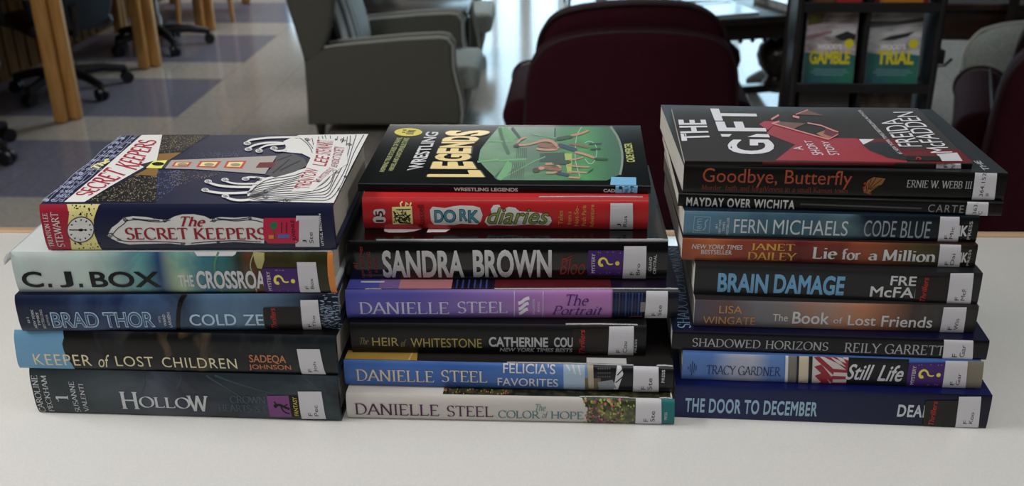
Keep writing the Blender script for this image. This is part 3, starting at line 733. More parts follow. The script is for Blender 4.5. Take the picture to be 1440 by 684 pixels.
CUTS = [0.015, 0.04, 0.08, 0.13, 0.2, 0.3, 0.4, 0.5, 0.6, 0.7, 0.8, 0.87, 0.92, 0.96, 0.985]
M_MYLAR = mat('highlight_fold_gloss', S(120, 120, 124), 0.04, coat=1.0, spec=1.0)  # gloss of the folds added for highlight lines
M_MYLAR.node_tree.nodes['Principled BSDF'].inputs['IOR'].default_value = 1.7
class Book:
    def __init__(s, name, label, group, P, ang, L, Wd, T, z, corners, hard, spine, top, pages=None, bulge=None, topcorners=None, sq=None, skew=0.0):
        s.name, s.label, s.group = name, label, group
        s.P, s.ang, s.L, s.W, s.T, s.z, s.hard = P, ang, L, Wd, T, z, hard
        s.spine_m, s.top_m, s.pages = spine, top, pages or (M_PAGES if hard else M_PAGESG)
        s.b = bulge if bulge is not None else (0.0026 if hard else 0.0008); s.e = 4.0 if hard else 6.0
        s.sq = sq; s.skew = skew
        def sp(u, v, off): return (u * s.L, -s.bul(v) - off, min(max(v, 0), 1) * s.T)
        s.s = Sheet(corners, sp, CUTS); s.s.outward = Vector((0, -1, 0))
        def tp(u, v, off): return (u * s.L - s.skew * v * s.W, v * s.W, s.T + off)
        if topcorners: s.t = Sheet(topcorners, tp); s.t.outward = Vector((0, 0, 1))
        else: s.t = None
        s.ex = []; s.folds = []
    def bul(s, v): 
        v = min(max(v, 0), 1); ks = [0] + CUTS + [1]
        for a, b in zip(ks, ks[1:]):
            if a <= v <= b:
                f = lambda q: s.b * (1 - abs(2 * q - 1) ** s.e); return f(a) + (f(b) - f(a)) * (v - a) / (b - a)
    def call(s, x0, y0, x1, y1, a, b):
        s.s.poly('spine_label', LABEL, [(x0 + 0.5, y0), (x1 - 0.5, y0), (x1 + 0.5, y1), (x0, y1)], 6)
        w, h = x1 - x0, y1 - y0
        for t_, cx, n in ((a, .40, len(a)), (b, .66, len(b))):
            hh = min(h * .8, n * 5.0 + 1.0)
            s.s.text('spine_label/call_number', TYPE, t_, x0 + (cx - .085) * w, y1 - h * .13 - hh * (0.8 if n == 1 else 1), x0 + (cx + .085) * w, y1 - h * .13, rot=1, lay=7)
    def mystery(s, x0, y0, x1, y1):
        P_, Y_ = ink(62, 34, 96), ink(206, 190, 60)
        s.s.poly('genre_sticker', P_, [(x0 + 1, y0), (x1, y0), (x1, y1), (x0 + 1, y1), (x0, (y0 + y1) / 2)], 5)
        w, h = x1 - x0, y1 - y0; c = (y0 + y1) / 2
        s.s.text('genre_sticker/genre_word', WHITE, 'MYSTERY', x0 + w * .12, y0 + h * .12, x0 + w * .22, y1 - h * .1, rot=1, lay=6, bold=.01)
        hook = [(x0 + w * (.30 + .42 * t), c + h * f) for t, f in ((.0, -.02), (.03, .13), (.16, .2), (.36, .19), (.50, .08), (.62, -.05), (.8, -.13), (1, -.14))]
        hook = [(x0 + w * .44, c + h * .06), (x0 + w * .38, c + h * .10), (x0 + w * .33, c - h * .0), (x0 + w * .35, c - h * .15), (x0 + w * .45, c - h * .22), (x0 + w * .54, c - h * .13), (x0 + w * .57, c + h * .02), (x0 + w * .66, c + h * .05), (x0 + w * .72, c + h * .02)]
        s.s.stroke('genre_sticker/question_mark', Y_, hook, h * .13, 6, it=2, taper=True)
        s.s.disc('genre_sticker/question_mark', Y_, x0 + w * .84, c + h * .0, h * .085, lay=6)
        for k in range(9):
            a = random.random(), random.random(); s.s.disc('genre_sticker/question_mark', ink(150, 130, 170), x0 + w * (.28 + .66 * a[0]), y0 + h * (.06 + .88 * (a[1] > .5) - .1 * (a[1] > .5) + .08 * a[1]), .6, lay=6, n=6)
    def thriller(s, x0, y0, x1, y1, dark=True, w=7.5):
        s.s.poly('genre_sticker', ink(34, 31, 29) if dark else ink(20, 20, 20), [(x0, y0 + 2), (x0 + 2, y0), (x1 - 2, y0), (x1, y0 + 2), (x1, y1 - 2), (x1 - 2, y1), (x0 + 2, y1), (x0, y1 - 2)], 5)
        s.s.text('genre_sticker/genre_word', ink(176, 34, 30), 'Thrillers', x0 + (x1 - x0) * .26 - w * .5, y0 + 1, x0 + (x1 - x0) * .26 + w * .5, y1 - 1.5, rot=1, lay=6, shear=.25)
    def build(s):
        root = thing(s.name, s.label, 'book', (s.P[0], s.P[1], s.z), rad(s.ang), s.group)
        L, Wd, T = s.L, s.W, s.T
        th = 0.0026 if s.hard else 0.0005; ov = (0.003 if s.hard else 0.0) if s.sq is None else s.sq
        ks = [0] + CUTS + [1]
        outer = [(Wd, 0.0), (0.0, 0.0)] + [(-s.bul(v), v * T) for v in CUTS] + [(0.0, T), (Wd, T)]
        inner = [(Wd, T - th), (0.002 if s.hard else 0.0004, T - th), (0.002 if s.hard else 0.0004, th), (Wd, th)]
        prof = outer + inner; n = len(prof); no = len(outer)
        bm = bmesh.new()
        A = [bm.verts.new((-s.skew * y, y, z)) for y, z in prof]; B = [bm.verts.new((L - s.skew * y, y, z)) for y, z in prof]
        for i in range(n):
            j = (i + 1) % n; f = bm.faces.new((A[i], A[j], B[j], B[i])); f.material_index = 0 if 1 <= i < no - 2 else 1
            if 1 <= i < no - 2: f.smooth = True
        ninn = no
        for R_ in (A, B):   # end caps: quads between spine outside and inside, boards
            bl, br_ = R_[0], R_[1]
            f1 = bm.faces.new((R_[0], R_[1], R_[no + 2], R_[no + 3])); f2 = bm.faces.new((R_[no - 2], R_[no - 1], R_[no], R_[no + 1]))
            f3 = bm.faces.new([R_[i] for i in range(1, no - 1)] + [R_[no + 1], R_[no + 2]])
            for f in (f1, f2): f.material_index = 1
            f3.material_index = 0
        bmesh.ops.recalc_face_normals(bm, faces=bm.faces[:])
        me = bpy.data.meshes.new('cover'); bm.to_mesh(me); bm.free(); me.materials.append(s.spine_m); me.materials.append(s.top_m)
        me.set_sharp_from_angle(angle=rad(50))
        o = bpy.data.objects.new('cover', me); COL.objects.link(o); o.parent = root
        bm = bmesh.new(); box(bm, ov + .0002, L - ov - .0002, 0.0025 if s.hard else 0.0006, Wd - ov - 0.0003, th + .0001, T - th - .0001)
        for v in bm.verts: v.co.x -= s.skew * v.co.y    # handled paperbacks lean a little off square
        obj('page_block', bm, s.pages, root)
        made = {}
        s.s.flush(made, root)
        if s.t:
            m2 = {k: v for k, v in made.items()}; s.t.flush(m2, root)
        for u0, u1, dy in s.folds:      # glossy fold added on the clear jacket edge to catch a highlight line
            bm = bmesh.new(); tube(bm, [(u0 * L, dy, T - .0002), ((u0 + u1) / 2 * L, dy + .0003, T), (u1 * L, dy, T - .0002)], .0009, 10); obj('highlight_fold', bm, M_MYLAR, root, True)
        for fn in s.ex: fn(root)
        return root

# ------------------------------------------------------------------ the three stacks of books
UNIT = [(0, 1), (1, 1), (1, 0), (0, 0)]
BOOKS = []
_n = {}
def book(kind, label, stack, P, ang, L, Wd, T, z, tl, tr, br, bl, hard, spine, top, **kw):
    k = _n.get(stack, 0); _n[stack] = k + 1
    b = Book(kind, label, 'books in the %s stack' % stack, P, ang, L, Wd, T, z + (TZ - 0.92) + 0.0003 * k + 0.0002, (tl, tr, br, bl), hard, spine, top, **kw)
    BOOKS.append(b); return b
HC, PB = 'hardcover_book', 'paperback_book'
def plain(name, c, rough=0.3, coat=0.3, noise=None): return mat(name, c, rough + 0.06, coat=coat * 0.3, noise=noise, spec=0.3)

# --- left stack, bottom to top
L_ = 0.2359
b = book(HC, 'smoky dark grey green hardcover with purple sticker at the bottom of the left stack', 'left', (-0.4172, 0.6422), 0, L_, .165, .0392, .92, (52.6, 519), (485.6, 529.5), (483.5, 592.5), (56, 580), True,
  art('smoky_jacket', [(0, C(34, 40, 42)), (.25, C(52, 62, 66)), (.5, C(36, 40, 46)), (.75, C(34, 46, 50)), (1, C(26, 28, 32))], L_, .38, .25, (16, [(0, C(50, 62, 62)), (.3, C(70, 78, 86)), (.55, C(58, 60, 74)), (1, C(50, 64, 68))], .45, .7), stretch=(1, 1, 1.6)), plain('smoky_cover', C(28, 31, 34)))
s = b.s; lt = ink(172, 176, 178); dk = ink(66, 78, 88)
s.text('author_name', lt, 'CAROLINE', 56.6, 527, 65.4, 579, 'serif', 1); s.text('author_name', lt, 'PECKHAM', 69.7, 527, 77.6, 578, 'serif', 1)
s.text('volume_number', lt, '1', 85, 554, 102.5, 563, 'serif', 1)
s.text('author_name', lt, 'SUSANNE', 107.4, 535, 115, 578.5, 'serif', 1); s.text('author_name', lt, 'VALENTI', 120.6, 538, 127.2, 578, 'serif', 1)
s.text('title', lt, 'H', 175.5, 549, 200, 573.5, 'serif', weight=.17); s.text('title', lt, 'OLLO', 201, 556, 273, 572, 'serif', weight=.17); s.text('title', lt, 'W', 269, 554, 299, 577, 'serif', weight=.17)
s.text('subtitle', dk, 'CROWN', 330, 554.7, 380, 565, 'serif'); s.text('subtitle', dk, 'HEARTS & C', 312, 567, 384, 577.5, 'serif')
for q in ([(300, 528), (335, 548), (352, 562), (366, 585)], [(312, 528), (350, 540), (392, 552), (425, 556)], [(440, 532), (452, 540), (462, 556), (467, 580)], [(206, 552), (215, 536), (211, 526)], [(256, 545), (266, 532), (262, 526)]):
    s.stroke('smoke_swirls', ink(50, 66, 72), q, 2.4, 1, it=2, taper=True)
s.poly('genre_sticker', ink(110, 58, 112), [(383, 554), (414, 554), (414, 585), (383, 585)], 5); s.poly('genre_sticker', BLACK, [(414, 554), (427, 554), (427, 585), (414, 585)], 5)
for q, w in (([(392, 569), (399, 566), (406, 570), (413, 573)], 3.4), ([(396, 567), (392, 562)], 1.8), ([(401, 569), (404, 577), (412, 580)], 2.2), ([(405, 569), (411, 566)], 1.6)): s.stroke('genre_sticker/swimmer_silhouette', BLACK, q, w, 6, it=1)
s.disc('genre_sticker/swimmer_silhouette', BLACK, 393.5, 568.5, 2.6, lay=6)
s.text('genre_sticker/genre_word', ink(190, 170, 60), 'FANTASY', 419, 556, 425, 583, rot=1, lay=6)
b.call(427.5, 548, 462, 588.5, 'F', 'Pec')

L_ = .2352
b = book(HC, 'black hardcover with light blue left end and cream lettering in the left stack', 'left', (-0.4155, .6420), .49, L_, .16, .0330, .9592, (39.5, 468), (488, 470), (482, 528), (44, 518.6), True,
  art('night_jacket', [(0, C(16, 17, 20)), (.5, C(20, 20, 22)), (1, C(24, 30, 34))], L_, .35, .3, (62, [(0, C(18, 18, 22)), (.3, C(34, 36, 42)), (.5, C(78, 64, 42)), (.66, C(40, 40, 36)), (1, C(30, 40, 46))], .5, .68), stretch=(1, 1, .7)), plain('night_cover', C(16, 17, 19)))
s = b.s; cr = ink(196, 188, 152); og = ink(170, 104, 66)
s.poly('sky_band', ink(92, 142, 176), [(30, 466), (92, 466), (94, 476), (91, 484), (92, 494), (95, 503), (99, 511), (101, 521), (30, 521)], 1)
s.text('title', cr, 'KEEPER', 51.5, 498, 125.5, 513, track=1.12); s.text('title', cr, 'of', 134.5, 498, 151, 516, shear=.35); s.text('title', cr, 'LOST', 158.5, 500, 210, 514.5, track=1.1); s.text('title', cr, 'CHILDREN', 222, 501.5, 329, 516.5, track=1.12)
s.text('author_name', og, 'SADEQA', 349, 497, 404.5, 510, bold=.02); s.text('author_name', og, 'JOHNSON', 346, 511, 410, 520.5, bold=.02)
b.call(424, 487.5, 461, 527.5, 'F', 'Joh')

L_ = .2350
b = book(HC, 'navy blue hardcover with outlined pale lettering and black sticker, middle of the left stack', 'left', (-0.4132, .6395), 3.38, L_, .16, .0296, .9922, (27, 414.5), (486, 416), (486, 464.2), (33, 467), True,
  art('night_blue_jacket', [(0, C(24, 32, 54)), (.35, C(30, 46, 80)), (.52, C(36, 50, 72)), (.6, C(72, 100, 128)), (.78, C(70, 92, 116)), (.93, C(24, 28, 38)), (1, C(20, 24, 34))], L_, .35, .3, (34, [(0, C(32, 42, 66)), (.4, C(56, 82, 120)), (.7, C(84, 112, 138)), (1, C(30, 38, 54))], .5, .75), stretch=(1, 1, .35)), plain('night_blue_cover', C(24, 28, 40)))
s = b.s; ic = ink(158, 184, 204); sh = ink(58, 84, 116)
s.text('tagline', lt, '#1', 44, 444.5, 48.5, 453, rot=1); s.text('tagline', lt, 'NEW YORK', 52.8, 433, 57, 461.5, rot=1, shear=.2, bold=.02); s.text('tagline', lt, 'TIMES', 59.6, 437, 63.6, 457, rot=1, shear=.2, bold=.02); s.text('tagline', lt, 'BESTSELLING', 66.2, 433.5, 70.2, 461.5, rot=1); s.text('tagline', lt, 'AUTHOR', 74.3, 440.5, 77.8, 457, rot=1)
for x0, x1, t_ in ((81.5, 153, 'BRAD'), (160, 233.5, 'THOR')):
    s.text('author_name', ic, t_, x0, 437, x1, 460.3, lay=3, bold=.045); s.text('author_name', sh, t_, x0 + 1.6, 438.5, x1 - 1.6, 458.8, lay=4, bold=0)
s.text('coauthor_name', lt, 'WITH', 240, 444, 243.5, 453, rot=1); s.text('coauthor_name', lt, 'WARD', 246.5, 441, 250.5, 458, rot=1, bold=.02); s.text('coauthor_name', lt, 'LARSEN', 253.5, 438.5, 257.8, 460, rot=1, bold=.02)
s.stroke('cable', BLACK, [(265, 468), (268, 448), (271, 432), (275, 421), (281, 414)], 6, 2, it=1)
s.text('title', ic, 'COLD', 284, 441, 349, 457.5, bold=.012); s.text('title', ic, 'ZERO', 359, 441.5, 420, 457.5, bold=.012)
b.thriller(387, 432, 436, 463)
for k in range(150):
    x = random.uniform(462, 486); y = random.gauss(440, 13); s.stroke('snow_texture', ink(120, 140, 165), [(x, y), (x + random.uniform(2, 5), y + random.uniform(-.5, .5))], .7, 2)
b.call(437.3, 423, 461.5, 465, 'F', 'Tho')

L_ = .2315
b = book(HC, 'hardcover fading from white to teal and green with large black lettering', 'left', (-0.4113, .6440), 2.44, L_, .16, .0325, 1.0217, (22, 356), (478, 356), (477, 413.3), (29, 413), True,
  art('teal_storm_jacket', [(0, C(164, 178, 176)), (.2, C(170, 174, 176)), (.30, C(130, 156, 152)), (.40, C(56, 104, 122)), (.45, C(40, 74, 110)), (.52, C(104, 146, 132)), (.58, C(60, 112, 124)), (.67, C(44, 92, 96)), (.71, C(40, 52, 44)), (.745, C(86, 48, 32)), (.79, C(52, 46, 26)), (1, C(40, 42, 22))], L_, .3, .35, (20, [(0, C(172, 186, 184)), (.25, C(160, 180, 174)), (.40, C(84, 140, 140)), (.46, C(32, 60, 100)), (.53, C(160, 180, 140)), (.6, C(36, 92, 116)), (.7, C(60, 104, 84)), (.76, C(70, 40, 28)), (.85, C(64, 66, 34)), (1, C(28, 32, 18))], .45, .62), stretch=(1.6, 1, 1)), plain('white_jacket', C(176, 182, 182), .25, .4))
s = b.s; kb = ink(16, 24, 26)
for t_, x0, x1 in (('C', 36, 66), ('J', 88, 108.5), ('BOX', 133.5, 232)): s.text('author_name', kb, t_, x0, 381.5, x1, 404.5, bold=.03)
for x in (72.5, 116.5): s.poly('author_name', kb, [(x, 399), (x + 5.4, 399), (x + 5.4, 404.3), (x, 404.3)], 3)
s.text('title', WHITE, 'THE', 258.6, 386.5, 279.5, 403, bold=.03); s.text('title', WHITE, 'CROSSROA', 284, 380.5, 382, 406.5, bold=.04)
s.poly('printed_shapes', WHITE, [(283, 355.5), (343.5, 355.5), (342, 359), (338, 361), (288, 361)], 2)
s.poly('printed_shapes', ink(150, 144, 92), [(367, 356), (383, 357), (383, 366), (378, 378), (372, 377), (369, 368)], 2)
s.stroke('printed_shapes', ink(130, 140, 104), [(369, 356), (363, 368), (362, 378), (367, 392), (366, 413)], 1.6, 2, it=2)
s.stroke('printed_shapes', ink(70, 120, 92), [(318, 356), (311, 372), (312, 395), (318, 413)], 3, 2, it=2)
b.mystery(378, 377, 428.5, 412.8)
b.call(428, 368.5, 456, 412.5, 'F', 'Box')
s.poly('orange_edge', ink(190, 112, 40), [(472.5, 356), (480, 356), (480, 414), (471.5, 414), (470.5, 385)], 4)
def flap(root):                 # the loose mylar jacket stands out past the head of the book
    bm = bmesh.new(); T = .0325
    prism(bm, [(-.0062, T * .70), (-.0057, T * .82), (-.0032, T * .95), (-.0004, T), (-.0004, T - .0012), (-.0026, T * .9), (-.005, T * .78), (-.0058, T * .70)], -.002, .12, 'y')
    obj('jacket_flap', bm, mat('jacket_film', C(186, 190, 198), .2), root)
b.ex.append(flap)

# --- the storybook on top of the left stack
L_ = .2069; TCs = [(171, 192), (521, 194), (468, 288), (54, 290)]
navy = ink(30, 33, 58, .32)
b = book(HC, 'navy storybook with white waves and lighthouse on its cover, topping the left stack', 'left', (-0.3836, .6477), 2.35, L_, .1535, .0354, 1.0543, (54, 290), (467, 289), (473.7, 354), (71.6, 354), True, plain('navy_storybook_jacket', C(30, 33, 58), .32, .25), plain('navy_storybook_jacket', C(30, 33, 58), .32, .25), topcorners=TCs)
s = b.s; red = ink(150, 26, 50); yel = ink(206, 196, 124); wr = ink(196, 196, 194); line = ink(44, 46, 58)
s.poly('author_panel', red, [(52, 288), (90, 288), (97, 302), (96, 325), (101, 340), (102, 356), (70, 356)], 1)
s.poly('speckled_panel', yel, [(90, 287), (138, 286), (132, 310), (134, 330), (145, 356), (102, 356), (101, 340), (96, 325), (97, 302)], 1)
for k in range(46):
    x, y = random.uniform(98, 138), random.choice((random.uniform(290, 306), random.uniform(342, 352)))
    if y > 340 or x < 134: s.disc('speckled_panel', BLACK, x + (5 if y > 340 else -3), y, random.uniform(.7, 1.3), lay=2, n=7)
s.text('author_name', wr, 'TRENTON LEE', 65.5, 301, 72.5, 348.5, 'serif', 1); s.text('author_name', wr, 'STEWART', 76.5, 300, 87.5, 348.5, 'serif', 1)
s.disc('clock_face', ink(70, 66, 60), 114.7, 323.8, 19.6, 18.6, 3); s.disc('clock_face', wr, 114.7, 323.8, 18, 17, 4)
for k in range(12):
    a = rad(30 * k); s.stroke('clock_face', BLACK, [(114.7 + 13.2 * math.cos(a), 323.8 + 12.4 * math.sin(a)), (114.7 + 16 * math.cos(a), 323.8 + 15 * math.sin(a))], 1.6, 5)
s.stroke('clock_face', BLACK, [(101.5, 324), (112, 324), (122, 324)], 1.4, 5); s.disc('clock_face', BLACK, 115, 324, 3.4, 2, 5); s.disc('clock_face', BLACK, 122, 324, 1.5, lay=5)
# cartouche on the spine
cart = [(152, 332), (158, 321), (166, 315), (174, 307), (187, 305), (205, 306), (222, 309), (236, 310), (246, 305), (256, 302.5), (272, 302.2), (288, 305), (296, 309), (310, 306), (330, 307), (352, 305.5), (372, 309), (374, 330), (372, 343), (352, 342), (330, 341), (300, 343), (262, 346), (240, 343), (205, 344), (184, 345), (170, 342), (160, 337)]
s.poly('title_cartouche', line, [(262 + (x - 262) * 1.012, 325 + (y - 325) * 1.06) for x, y in cart], 2); s.poly('title_cartouche', wr, cart, 3)
for q in ([(160, 330), (166, 322), (176, 315), (180, 309)], [(176, 312), (190, 309), (210, 312), (228, 313), (240, 310)], [(186, 308), (205, 310), (225, 311)], [(296, 312), (312, 309), (332, 312), (352, 309), (370, 313)], [(305, 308), (330, 310), (350, 307)], [(166, 338), (184, 341), (205, 340), (240, 341), (262, 343)], [(270, 343), (300, 340), (340, 339), (368, 341)], [(158, 328), (163, 334), (172, 338)]):
    s.stroke('title_cartouche/scroll_lines', line, q, 1.3, 4, it=2)
for x, y, r in ((156, 331, 4), (176, 309, 3), (232, 310, 3.4), (301, 310, 3.2), (258, 344, 3), (308, 341, 2.4), (352, 307, 2.6), (217, 306, 2.6)):
    s.stroke('title_cartouche/scroll_lines', line, [(x + r * (1 - t / 16) * math.cos(t * .8), y + r * (1 - t / 16) * math.sin(t * .8)) for t in range(14)], 1.0, 5)
tr_ = ink(136, 28, 44)
s.text('title', tr_, 'The', 254, 305, 289.5, 319.5, 'serif', shear=.35, weight=.2, thin=.09, lay=5)
s.text('title', tr_, 'SECRET', 177.5, 320.5, 265.5, 338, 'serif', weight=.2, thin=.07, lay=5); s.text('title', tr_, 'KEEPERS', 273.7, 320.5, 376, 338, 'serif', weight=.2, thin=.07, lay=5)
s.poly('genre_sticker', ink(172, 20, 62), [(371, 309), (373, 307), (418, 307), (421.5, 310), (421.5, 340), (418, 343), (378, 343), (374, 338), (371, 330)], 6)
s.disc('genre_sticker/printed_globe', ink(30, 110, 70), 385.5, 317.5, 5.2, lay=7)
for q, c_ in (((379, 331, 386, 336), (190, 120, 40)), ((392, 330, 408, 335), (70, 96, 160)), ((386, 323, 389, 336), (120, 60, 40)), ((396, 313, 398, 328), (110, 10, 50)), ((403, 313, 405, 328), (110, 10, 50))): s.poly('genre_sticker/printed_books', ink(*c_), [(q[0], q[1]), (q[2], q[1]), (q[2], q[3]), (q[0], q[3])], 7)
s.text('genre_sticker/genre_word', ink(70, 6, 30), 'JUVENILE', 411, 310, 417.5, 339, rot=1, lay=7, bold=.03)
b.call(416.5, 304, 450, 348.5, 'J', 'Ste')
s.text('publisher_name', wr, 'LITTLE, BROWN', 450.8, 301.5, 454.6, 346.5, rot=1, bold=.03)
# front cover; sheet helper for the two halves of the drawing
t = b.t
p = lambda x, y: (50 + x / 6, 185 + y / 6)
q = lambda x, y: (280 + x / 5.748, 185 + y / 5.748)
P6 = lambda *a: [p(*i) for i in a]
Q6 = lambda *a: [q(*i) for i in a]
spk, glow = ink(28, 28, 32, .35), ink(120, 90, 40, .35)
lowspk = P6((415, 612), (640, 490), (830, 395), (900, 385), (1040, 395), (1040, 612)); upspk = P6((1080, 42), (1440, 42), (1500, 42), (1255, 195), (1055, 205))
t.poly('starry_panel', spk, lowspk, 1); t.poly('starry_panel#2', spk, upspk, 1)
t.poly('light_glow', glow, P6((1055, 203), (1258, 193), (1130, 268), (1040, 268)), 1); t.poly('light_glow', glow, P6((830, 397), (960, 330), (1055, 330), (1040, 397), (940, 402)), 1)
def speck(m, fn, n, r0, r1, inside):
    k = 0
    while k < n:
        x, y = fn()
        if inside(x, y): t.disc('star_specks', m, *p(x, y), random.uniform(r0, r1) * .9, random.uniform(r0, r1) * .55, 2, 6); k += 1
sp1 = ink(166, 154, 116)
speck(sp1, lambda: (random.uniform(430, 1040), random.uniform(395, 608)), 330, .4, .9, lambda x, y: y > 612 - (x - 415) * .515 + 8)
speck(sp1, lambda: (random.uniform(1060, 1480), random.uniform(48, 200)), 260, .35, .75, lambda x, y: y < 205 - (x - 1255) * .7 and y < 203)
speck(ink(110, 126, 176), lambda: (random.uniform(1040, 1250), random.uniform(350, 600)), 190, .4, .8, lambda x, y: y < 620 - (x - 1040) * .8)
speck(sp1, lambda: (random.uniform(1150, 1620), random.uniform(345, 480)), 150, .35, .75, lambda x, y: y < 500 - (x - 1150) * .28)
speck(ink(110, 116, 150), lambda: (random.gauss(1640, 120), random.gauss(218, 16)), 150, .35, .7, lambda x, y: y < 245)
t.poly('title_banner', wr, P6((900, 42), (1082, 42), (1038, 268), (960, 300), (890, 340), (640, 480), (415, 614), (235, 614), (480, 410), (700, 215)), 2)
t.text('title', red, 'SECRET', 0, 0, 0, 0, 'serif', quad=P6((460, 563), (800, 378), (600, 316), (318, 557)), weight=.2, thin=.09, lay=4)
t.text('title', red, 'KEEPERS', 0, 0, 0, 0, 'serif', quad=P6((872, 352), (1044, 92), (884, 82), (660, 298)), weight=.2, thin=.09, lay=4)
t.text('title', yel, 'The', 0, 0, 0, 0, 'serif', quad=P6((520, 345), (640, 262), (585, 232), (450, 325)), weight=.26, thin=.16, lay=4)
# swirl band on the left of the banner
wv = ink(150, 158, 186)
for k in range(15):
    u0 = k / 14
    for j in range(7):
        f = random.random(); x0, y0 = 20 + (1 - u0) * 0, 0
        yy = 600 - u0 * 530; lx = 40 + (600 - yy) * 1.18 + 6; rx = 235 + (614 - yy) * 1.165 - 8
        cx0 = lx + (rx - lx) * random.uniform(.06, .94); r = random.uniform(14, 34) * (0.6 + .4 * (1 - u0))
        pts = [p(min(max(cx0 + r * (1 - i / 15) * math.cos(i * .62 + j), lx), rx), min(max(yy + random.uniform(-12, 12) * 0 + .55 * r * (1 - i / 15) * math.sin(i * .62 + j), 45), 610)) for i in range(13)]
        t.stroke('wave_lines', wv, pts, .55, 2)
for k in range(6):
    f = k / 5; t.stroke('wave_lines', wv, [p(30 + (610 - y) * 1.18 + 10 + f * 165 + 10 * math.sin(y / 34 + k * 1.7), y) for y in range(606, 44, -14)], .55, 2)
# lighthouse
t.poly('lighthouse', ink(40, 42, 46), P6((885, 300), (1010, 268), (950, 328)), 3); t.poly('lighthouse', ink(206, 204, 84), P6((1010, 268), (1132, 262), (1080, 332), (945, 328)), 3)
t.disc('lighthouse', BLACK, *p(1050, 294), 9, 2.6, 4); t.poly('lighthouse', ink(52, 54, 60), P6((1132, 262), (1168, 262), (1112, 333), (1080, 332)), 3)
t.poly('lighthouse', ink(150, 144, 140), [p(1168, 262), q(0, 245), q(660, 220), q(560, 366), q(0, 326), p(1112, 333)], 3)
for qd in (P6((1200, 277), (1346, 279), (1312, 319), (1168, 317)), Q6((35, 262), (210, 262), (165, 316), (0, 310)), Q6((255, 262), (416, 260), (376, 323), (225, 316))):
    t.poly('lighthouse', ink(176, 60, 50), qd, 4); c0 = [sum(v[i] for v in qd) / 4 for i in (0, 1)]; t.poly('lighthouse', ink(206, 196, 130), [(c0[0] + (x - c0[0]) * .74, c0[1] + (y - c0[1]) * .66) for x, y in qd], 5)
    t.disc('lighthouse', ink(140, 136, 110), c0[0] + 1, c0[1] + .6, 7, 2.2, 6)
t.poly('lighthouse', ink(96, 30, 36), Q6((520, 274), (662, 271), (630, 316), (485, 316)), 4)
t.poly('rocks', ink(70, 70, 74), Q6((655, 222), (700, 205), (790, 204), (880, 250), (900, 300), (800, 350), (640, 395), (560, 372), (600, 330), (640, 300)), 5)
for a in ([(620, 360), (700, 300), (760, 250)], [(680, 340), (760, 300), (850, 260)], [(660, 260), (720, 240), (780, 215)]): t.stroke('rocks', ink(44, 44, 48), Q6(*a), 1.6, 6, it=1)
# white waves
wave = Q6((840, 55), (1393, 52), (1250, 300), (1090, 592), (420, 578), (415, 520), (470, 440), (540, 400), (620, 385), (700, 360), (800, 345), (890, 318), (935, 280), (930, 240), (860, 205), (760, 195), (705, 188), (735, 150), (715, 105), (760, 85))
t.poly('white_waves', wr, wave, 4)
curls = [([(410, 118), (440, 92), (520, 82), (640, 72), (850, 72)], 2.6), ([(418, 166), (480, 132), (560, 118), (650, 112), (770, 128)], 2.6), ([(505, 180), (540, 150), (600, 132), (720, 128)], 2.2), ([(625, 160), (640, 180), (690, 184), (740, 172)], 2.4),
         ([(88, 424), (120, 440), (180, 458), (300, 470), (480, 470)], 3.0), ([(64, 492), (120, 508), (240, 522), (430, 512)], 3.0), ([(225, 412), (260, 432), (340, 446), (500, 444)], 2.2), ([(392, 404), (420, 392), (480, 392), (560, 402)], 2.2), ([(228, 540), (280, 566), (360, 576), (460, 566)], 3.0)]
for a, w in curls:
    t.stroke('white_waves', line, Q6(*a), w + 1.0, 4, it=2); t.stroke('white_waves', wr, Q6(*a), w, 5, it=2)
    cx0, cy0 = q(a[0][0] + 12, a[0][1] + 1); s1 = 1 if a[0][1] < 300 else -1
    t.disc('white_waves', wr, cx0, cy0, 5.4, 2.6, 5, 16); t.stroke('white_waves/curl_lines', line, [(cx0 + 4 * (1 - i / 14) * math.cos(i * .75), cy0 + 1.9 * (1 - i / 14) * math.sin(i * .75)) for i in range(12)], .6, 7)
outer = [(424, 566), (560, 588), (760, 590), (960, 592), (1090, 586), (1160, 480), (1240, 330), (1320, 190), (1388, 62)]
inner = [(430, 500), (500, 440), (600, 398), (760, 360), (890, 322), (936, 280), (930, 220), (880, 150), (820, 75)]
for k in range(1, 14):   # streams sweeping round the lettering
    f = k / 14; ln = [(a[0] + (b[0] - a[0]) * f + 16 * math.sin(i * 1.9 + k * 1.3), a[1] + (b[1] - a[1]) * f + 10 * math.sin(i * 2.3 + k * .9)) for i, (a, b) in enumerate(zip(inner, outer))]
    ln = [(min(x, 1375 - (y - 55) * .52), min(max(y, 58), 588)) for x, y in ln]
    t.stroke('white_waves/stream_lines', line, Q6(*ln), .9, 6, it=2)
for k in range(46):
    x, y, r = random.uniform(450, 1300), random.uniform(64, 575), random.uniform(14, 36)
    if not (y > 400 and x < 1150 - (y - 400) * .2 or y < 100 and x > 800 or x > 1230 - (y - 100) * .45 and x < 1350 - (y - 100) * .5 and y > 90): continue
    if y < 400 and x < 800: continue
    cx0, cy0 = q(x, y); t.stroke('white_waves/curl_lines', line, [(cx0 + r / 5.7 * (1 - i / 17) * math.cos(i * .7), cy0 + .55 * r / 5.7 * (1 - i / 17) * math.sin(i * .7)) for i in range(15)], .7, 7)
ban = Q6((770, 505), (880, 330), (940, 220), (965, 95), (1125, 90), (1220, 150), (1215, 290), (1120, 350), (1010, 440), (930, 505))
t.poly('author_banner', wr, ban, 7)
t.text('author_name', red, 'TRENTON', 0, 0, 0, 0, quad=Q6((905, 486), (985, 345), (890, 320), (785, 478)), lay=8, bold=.01)
t.text('author_name', red, 'LEE', 0, 0, 0, 0, quad=Q6((1045, 312), (1078, 238), (975, 218), (940, 296)), lay=8, bold=.01)
